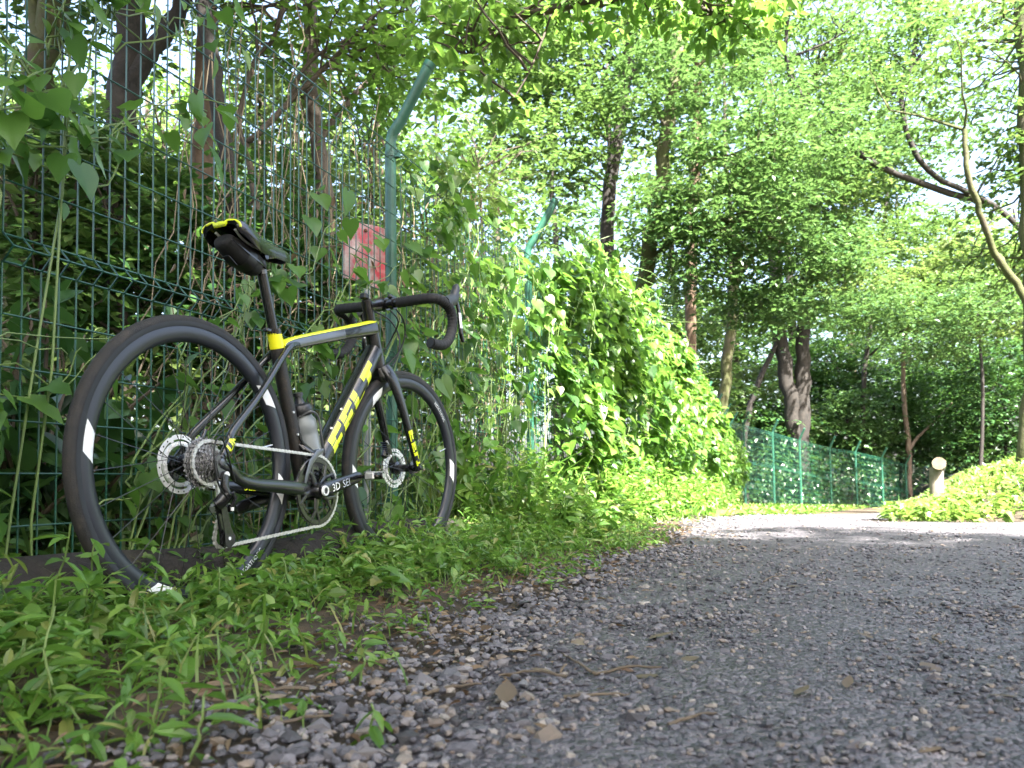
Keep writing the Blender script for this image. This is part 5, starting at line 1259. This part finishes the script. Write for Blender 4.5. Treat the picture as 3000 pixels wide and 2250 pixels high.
# brake calipers
bb(MB().box(V3(.055, .035, .047), (.055, .016, .020), Matrix.Rotation(-.6, 3, 'Y'), .005).tube([V3(.075, .062, .052), V3(.09, .085, .056)], .006, 10), 'rear_caliper', 'black_metal')
mb = MB().box(V3(.940, .062, .045), (.026, .020, .060), Matrix.Rotation(.38, 3, 'Y'), .006)
for k in range(6): mb.box(V3(.927 + .004 * k * .5, .085 - .007 * k, .040), (.018, .024, .0025), Matrix.Rotation(.38, 3, 'Y'))
fc_ = bb(mb, 'front_caliper', 'black_metal', steer=True)
bb(MB().tube([V3(.932, .095, .036), V3(.936, .080, .030)], .004, 8).tube([V3(.948, .046, .034), V3(.950, .040, .030)], .004, 8), 'caliper_bolt', 'steel', fc_, True)
bb(MB().tube([V3(.996, .004, -.030), V3(.996, .004, -.044)], .006, 8), 'hub_ring', 'red', steer=True)

# seatpost and saddle
sp_ = Tube([V3(.290, .350), V3(.231, .545)], [(.0138, .0138), (.0138, .0138)]); o = bb(sp_.mb(), 'seatpost', 'carbon')
mb = MB(); sp_.patch(mb, lambda p, q: (.80 + .05 * p, D(-150 + 110 * q)), 3, 8); bb(mb, 'pale_band', 'alloy_grey', o)
bb(MB().box(V3(.226, .558), (.05, .048, .022), Matrix.Rotation(.05, 3, 'Y'), .006).tube([V3(.226, .545, -.03), V3(.226, .545, .03)], .008, 10), 'saddle_clamp', 'black_metal')
SX = [(.086, .6015, .052, .022), (.093, .6055, .060, .030), (.112, .607, .065, .040), (.145, .604, .063, .046), (.180, .599, .052, .046), (.215, .596, .037, .040), (.26, .594, .027, .032), (.31, .593, .022, .027), (.340, .590, .017, .021), (.353, .586, .008, .012)]
v = []; NA = 20
for x_, zt, hw, dp in SX:
    ring = []
    for i in range(NA + 1):
        a = -1 + 2 * i / NA; yy = hw * math.sin(a * math.pi / 2); zz = zt - dp * (abs(a) ** 2.6) - (.006 * math.exp(-(a / .16) ** 2) if x_ < .25 else .002 * math.exp(-(a / .3) ** 2)); ring.append(V3(x_, zz, yy))
    inn = [Vector((p.x + (.006 if x_ < .09 else 0), p.y * .90, p.z - .010)) for p in reversed(ring)]
    v += ring + inn
n = 2 * (NA + 1); f = []
for k in range(len(SX) - 1):
    for i in range(n): f.append((k * n + i, k * n + (i + 1) % n, (k + 1) * n + (i + 1) % n, (k + 1) * n + i))
f += [tuple(range(n - 1, -1, -1)), tuple((len(SX) - 1) * n + i for i in range(n))]
sad = bb(MB().add(v, f), 'saddle', 'black_metal', sharp=50)
mb = MB(); pts = []
for i in range(25):
    a = -1 + 2 * i / 24; yy = .0590 * math.sin(a * math.pi / 2); dip = .0085 if abs(yy) < .020 else 0
    pts.append(V3(.0865 + (.004 * abs(a)) - (0.001 if dip else 0), .599 - .022 * abs(a) ** 2.6 - dip, yy))
mb.tube(pts, [((.0070 if abs(p.y) < .021 else .0032), .0026) for p in pts], 10, side=(1, 0, 0)); bb(mb, 'rear_trim', 'neon', sad)
vt, ft = text_mesh('prologo', .011); bb(MB().add([V3(.0828, .5875 + (q[1] - .004) * .8, -q[0]) for q in vt], ft), 'lettering', 'black', sad, smooth=False)
mb = MB()
for k in range(4): mb.box(V3(.166 + k * .006, .5665 - k * .0015, -.0545 + k * .0024), (.003, .001, .008), Matrix.Rotation(.4, 3, 'Z') @ Matrix.Rotation(.35, 3, 'Y'))
bb(mb, 'side_mark', 'white', sad)
for s_ in (-1, 1):
    bb(MB().tube(wobble([V3(.105, .580, s_ * .030), V3(.135, .566, s_ * .026), V3(.18, .560, s_ * .022), V3(.26, .560, s_ * .021), V3(.30, .568, s_ * .015), V3(.325, .578, s_ * .010)], 0, np.random.default_rng(1), 5), .0036, 10), 'saddle_rail', 'alloy_white', sad)
mb = MB().tube(wobble([V3(.370, .155), V3(.412, .150), V3(.420, .10), V3(.431, .045), V3(.445, .010)], 0, np.random.default_rng(1), 4), [(.004, .012)] * 17, 8, side=(0, 1, 0), power=3)
cg = bb(MB().tube([V3(.380, .120), V3(.396, .060)], [(.004, .010), (.004, .010)], 8, side=(0, 1, 0), power=3), 'bottle_cage', 'black')
for s_ in (-1, 1):
    bb(MB().tube(wobble([V3(.378, .135, s_ * .012), V3(.395, .150, s_ * .038), V3(.425, .135, s_ * .042), V3(.438, .085, s_ * .042), V3(.465, .025, s_ * .032), V3(.470, -.005, s_ * .012)], 0, np.random.default_rng(1), 5), .0032, 8), 'cage_arm', 'black' if s_ > 0 else 'alloy_grey', cg)
mb = MB()
for z_ in (.145, .085): mb.tube([V3(.350 - (z_ - .14) * .29 - .006, z_, -.010), V3(.350 - (z_ - .14) * .29 - .006, z_, -.021)], .0035, 8)
for t_ in (.33, .47): mb.tube([dt.pt(t_, D(-28)), dt.pt(t_, D(-28), .003)], .0045, 10)
bb(mb, 'frame_bolt', 'steel')

# ------------------------------------------------------------------ things carried on the bicycle
def on_bike(name, label, cat, c):
    e = empty(name); e.matrix_world = bike.matrix_world @ Matrix.Translation(Vector(c) + Vector((0, 0, RW))); return tag(e, label, cat)
BA, BB_ = V3(.4520, -.008), V3(.3905, .196); bdir = (BB_ - BA).normalized()
btl = on_bike('water_bottle', 'smoky grey water bottle with a black cap in the frame cage', 'water bottle', BA)
def lathe_axis(prof, d_):
    m = MB().lathe([(h, r) for h, r in prof], 28); q = Vector((0, 1, 0)).rotation_difference(d_).to_matrix().to_4x4(); return m.xform(q)
lathe_axis([(0, 0), (0, .030), (.004, .0355), (.095, .0365), (.100, .0345), (.112, .0345), (.117, .0365), (.140, .0355), (.152, .028), (.158, .0275), (.160, 0)], bdir).build('body', M['bottle'], btl)
cp = lathe_axis([(.159, .0), (.159, .0315), (.162, .0335), (.180, .0335), (.188, .029), (.192, .016), (.198, .0125), (.212, .0105), (.213, .0145), (.222, .0135), (.223, 0)], bdir).build('cap', M['bottle_cap'], btl)
bag = on_bike('saddle_bag', 'small black fabric bag strapped under the saddle', 'bag', V3(.15, .49))
c_ = V3(.15, .49)
sec = [(.092, .556, .010, .022), (.098, .553, .022, .032), (.120, .545, .028, .036), (.155, .534, .034, .037), (.190, .526, .037, .035), (.212, .522, .034, .030), (.221, .521, .026, .022)]
bt = Tube([V3(a, b) - c_ for a, b, _, _ in sec], [(h * .9, w_ * .88) for _, _, h, w_ in sec], 2.3, 24, 4)
bt.mb().build('body', M['fabric'], bag)
mb = MB(); bt.patch(mb, lambda p, q: (.50 + .14 * p, D(-180 + 360 * q)), 4, 40, .0015); mb.build('strap', M['black'], bag)
mb = MB(); bt.patch(mb, lambda p, q: (.12 + .80 * p, D(-96 + 5 * q)), 24, 2, .0018); mb.build('zip', M['black_metal'], bag)
MB().box(V3(.120, .508) - c_, (.036, .022, .006), Matrix.Rotation(.5, 3, 'Y'), .002).build('light_tab', M['black'], bag)
MB().tube([V3(.226, .530) - c_ + Vector((0, math.sin(a) * .019, 0)) + V3(.019 * math.cos(a), -.004 * math.cos(a)) for a in [2 * math.pi * i / 20 for i in range(20)]], [(.003, .011)] * 20, 8, side=(-.29, 0, .957), closed=True).build('post_strap', M['black'], bag)

# ------------------------------------------------------------------ single plants, fallen leaves, twigs and larger stones
wl_ = {k: leaf_mesh('leaf', t, 'weed_each') for k, t in (('lance', T_LANCE), ('oval', T_OVAL), ('lobe', T_LOBE), ('heart', T_HEART))}
def wild_plant(px, py, h, n, size, kind, seed, label, group=None):
    r = np.random.default_rng(seed); g = ground(px, py)
    root = tag(empty('wild_plant', g), label, 'plant', group); mb = MB()
    a = r.uniform(0, 6.28); top = Vector((math.cos(a) * .25 * h, math.sin(a) * .25 * h, h))
    W = wobble([Vector((0, 0, -.01)), top * .5 + Vector(r.normal(0, .05 * h, 3)), top], .002, r, 4); mb.tube(W, [.0022, .0012], 5, cap=False); mb.build('stem', M['stem'], root)
    for i in range(n):
        t = .3 + .7 * (i + .5) / n; q = W[min(len(W) - 1, int(t * (len(W) - 1)))]
        o = link('leaf', wl_[kind], root); o.location = q; s = .8 * size * r.uniform(.7, 1.2) * (1.15 - .45 * t); o.scale = (s, s, s)
        o.rotation_euler = (r.normal(0, .25), r.normal(.12, .3), i * 2.4 + r.normal(0, .4))
pl_ = [(1120, 2190, .05, 6, .075, 'lance', 'small three-leaved seedling with long leaves at the gravel edge'),
       (430, 2170, .09, 7, .085, 'lance', 'long-leaved plant leaning over the litter near the gravel'),
       (560, 2230, .07, 7, .08, 'lance', 'low pointed-leaved plant at the very edge of the stones'),
       (200, 2120, .14, 9, .09, 'oval', 'bushy broad-leaved plant in the near corner of the verge'),
       (90, 1960, .22, 11, .10, 'lance', 'tall pointed-leaved plant rising beside the rear tyre'),
       (260, 1900, .18, 10, .075, 'lobe', 'lobed-leaved plant in front of the rear tyre'),
       (640, 1850, .12, 9, .07, 'oval', 'oval-leaved plant under the rear wheel'),
       (820, 1800, .12, 9, .065, 'lance', 'pointed-leaved plant below the chain'),
       (980, 1930, .06, 7, .055, 'lance', 'little plant growing out of the gravel edge'),
       (1150, 1760, .09, 6, .075, 'heart', 'round-leaved plant below the front wheel'),
       (1300, 1700, .12, 8, .07, 'heart', 'heart-leaved plant right of the front wheel'),
       (700, 2010, .07, 8, .06, 'lance', 'spreading plant on bare soil by the stones'),
       (1060, 2010, .05, 6, .05, 'lance', 'tiny seedling among the larger stones'),
       (420, 1780, .16, 9, .08, 'lobe', 'toothed-leaved plant hiding the foot of the rear tyre'),
       (40, 1750, .30, 12, .11, 'lance', 'tall long-leaved plant at the left end of the log'),
       (1640, 1650, .06, 7, .06, 'lance', 'low plant at the edge of the path beyond the front wheel')]
for k, (px, py, h, n, s, kd, lab) in enumerate(pl_): wild_plant(px, py, h, n, s, kd, 500 + k, lab)

T_DRY = fan([(0, 0), (.15, .13), (.4, .22), (.7, .16), (1, 0)], (.42, 0, .05), -.25, .45)
dm = np_mesh('fallen_leaf', *T_DRY, M['dead_leaf_each'], True); dm2 = np_mesh('fallen_leaf', *fan([(0, 0), (.1, .2), (.4, .34), (.75, .22), (1, 0)], (.4, 0, -.05), .3, -.3), M['dead_leaf_each'], True)
fl_ = [(1480, 2085, .085, 'long'), (640, 2110, .075, 'wide'), (620, 2010, .06, 'wide'), (60, 2215, .09, 'wide'), (1830, 2230, .075, 'wide'), (1500, 2235, .06, 'wide'), (2760, 2225, .08, 'wide'), (2330, 2060, .05, 'long'), (1900, 1890, .075, 'long'), (2050, 1945, .06, 'wide'),
       (1680, 1890, .05, 'wide'), (2620, 1780, .06, 'long'), (2160, 1655, .06, 'long'), (1760, 1700, .06, 'wide'), (2480, 2040, .045, 'long'), (1930, 2000, .05, 'wide'), (2880, 1800, .06, 'wide'), (2300, 1730, .05, 'long'), (1990, 1700, .05, 'long'), (840, 2060, .05, 'long'),
       (1250, 1990, .045, 'wide'), (1390, 1860, .05, 'long'), (2700, 1960, .05, 'wide'), (2560, 1890, .045, 'long'), (2890, 2060, .05, 'long'), (1150, 1880, .05, 'wide'), (980, 1850, .055, 'long'), (1620, 1990, .045, 'long'), (2200, 1860, .045, 'wide'), (1340, 1750, .05, 'long')]
r = np.random.default_rng(77)
for k, (px, py, s, kd) in enumerate(fl_):
    g = ground(px, py); o = link('fallen_leaf', dm if kd == 'long' else dm2); o.location = g + Vector((0, 0, .011)); s *= .8; o.scale = (s, s, s * .5)
    o.rotation_euler = (r.normal(0, .15), r.normal(0, .1), r.uniform(0, 6.28))
    onp = g.x > float(edge_left(g.y))
    tag(o, ('curled' if kd == 'long' else 'flat broad') + ' dry brown leaf lying ' + ('on the gravel path' if onp else 'among the verge weeds'), 'leaf', 'fallen leaves')
for k, (px, py, L) in enumerate([(2270, 1705, .16), (1850, 1985, .12), (1690, 1960, .14), (1560, 2000, .10), (2030, 2130, .08), (1330, 2040, .09), (2750, 1890, .07), (760, 2040, .14), (900, 2140, .10), (1750, 2060, .09)]):
    g = ground(px, py); a = r.uniform(0, 3.1); d = Vector((math.cos(a), math.sin(a), 0)); n = Vector((-d.y, d.x, 0))
    o = MB().tube(wobble([-d * L / 2, n * L * r.normal(0, .08) + Vector((0, 0, .004)), d * L / 2], .001, r, 4), [.0026, .0014], 6).build('twig', M['twig']); o.location = g + Vector((0, 0, .010))
    tag(o, 'thin brown twig lying on the gravel of the path' if g.x > float(edge_left(g.y)) else 'thin brown twig lying on the weedy verge', 'twig', 'fallen twigs')
sm = []
for k in range(6):
    V, Fc = stones(np.zeros((1, 3)), np.ones(1), .7); sm.append(np_mesh('stone', V, Fc, M['stone_each']))
for k, (px, py, s) in enumerate([(1855, 2125, .021), (1320, 2000, .030), (1240, 2010, .022), (1000, 2100, .022), (860, 2220, .024), (1080, 2230, .026), (1190, 2180, .020), (2740, 2005, .018), (1790, 1940, .020), (1545, 2060, .018), (2860, 1800, .022), (2140, 1760, .016), (1880, 1790, .018), (1600, 2180, .022), (1370, 2215, .026),
                               (940, 2150, .021), (1440, 1960, .017), (2850, 2090, .016), (2500, 2200, .018), (2100, 2180, .016), (1700, 1850, .016), (1980, 1960, .017), (2960, 2110, .018), (1120, 2090, .020)]):
    g = ground(px, py); o = link('stone', sm[k % 6]); o.location = g + Vector((0, 0, .006)); s *= .78; o.scale = (s, s, s * .85); o.rotation_euler = (r.normal(0, .2), r.normal(0, .2), r.uniform(0, 6.28))
    tag(o, 'larger grey angular stone lying among the path gravel', 'stone', 'larger stones on the path')
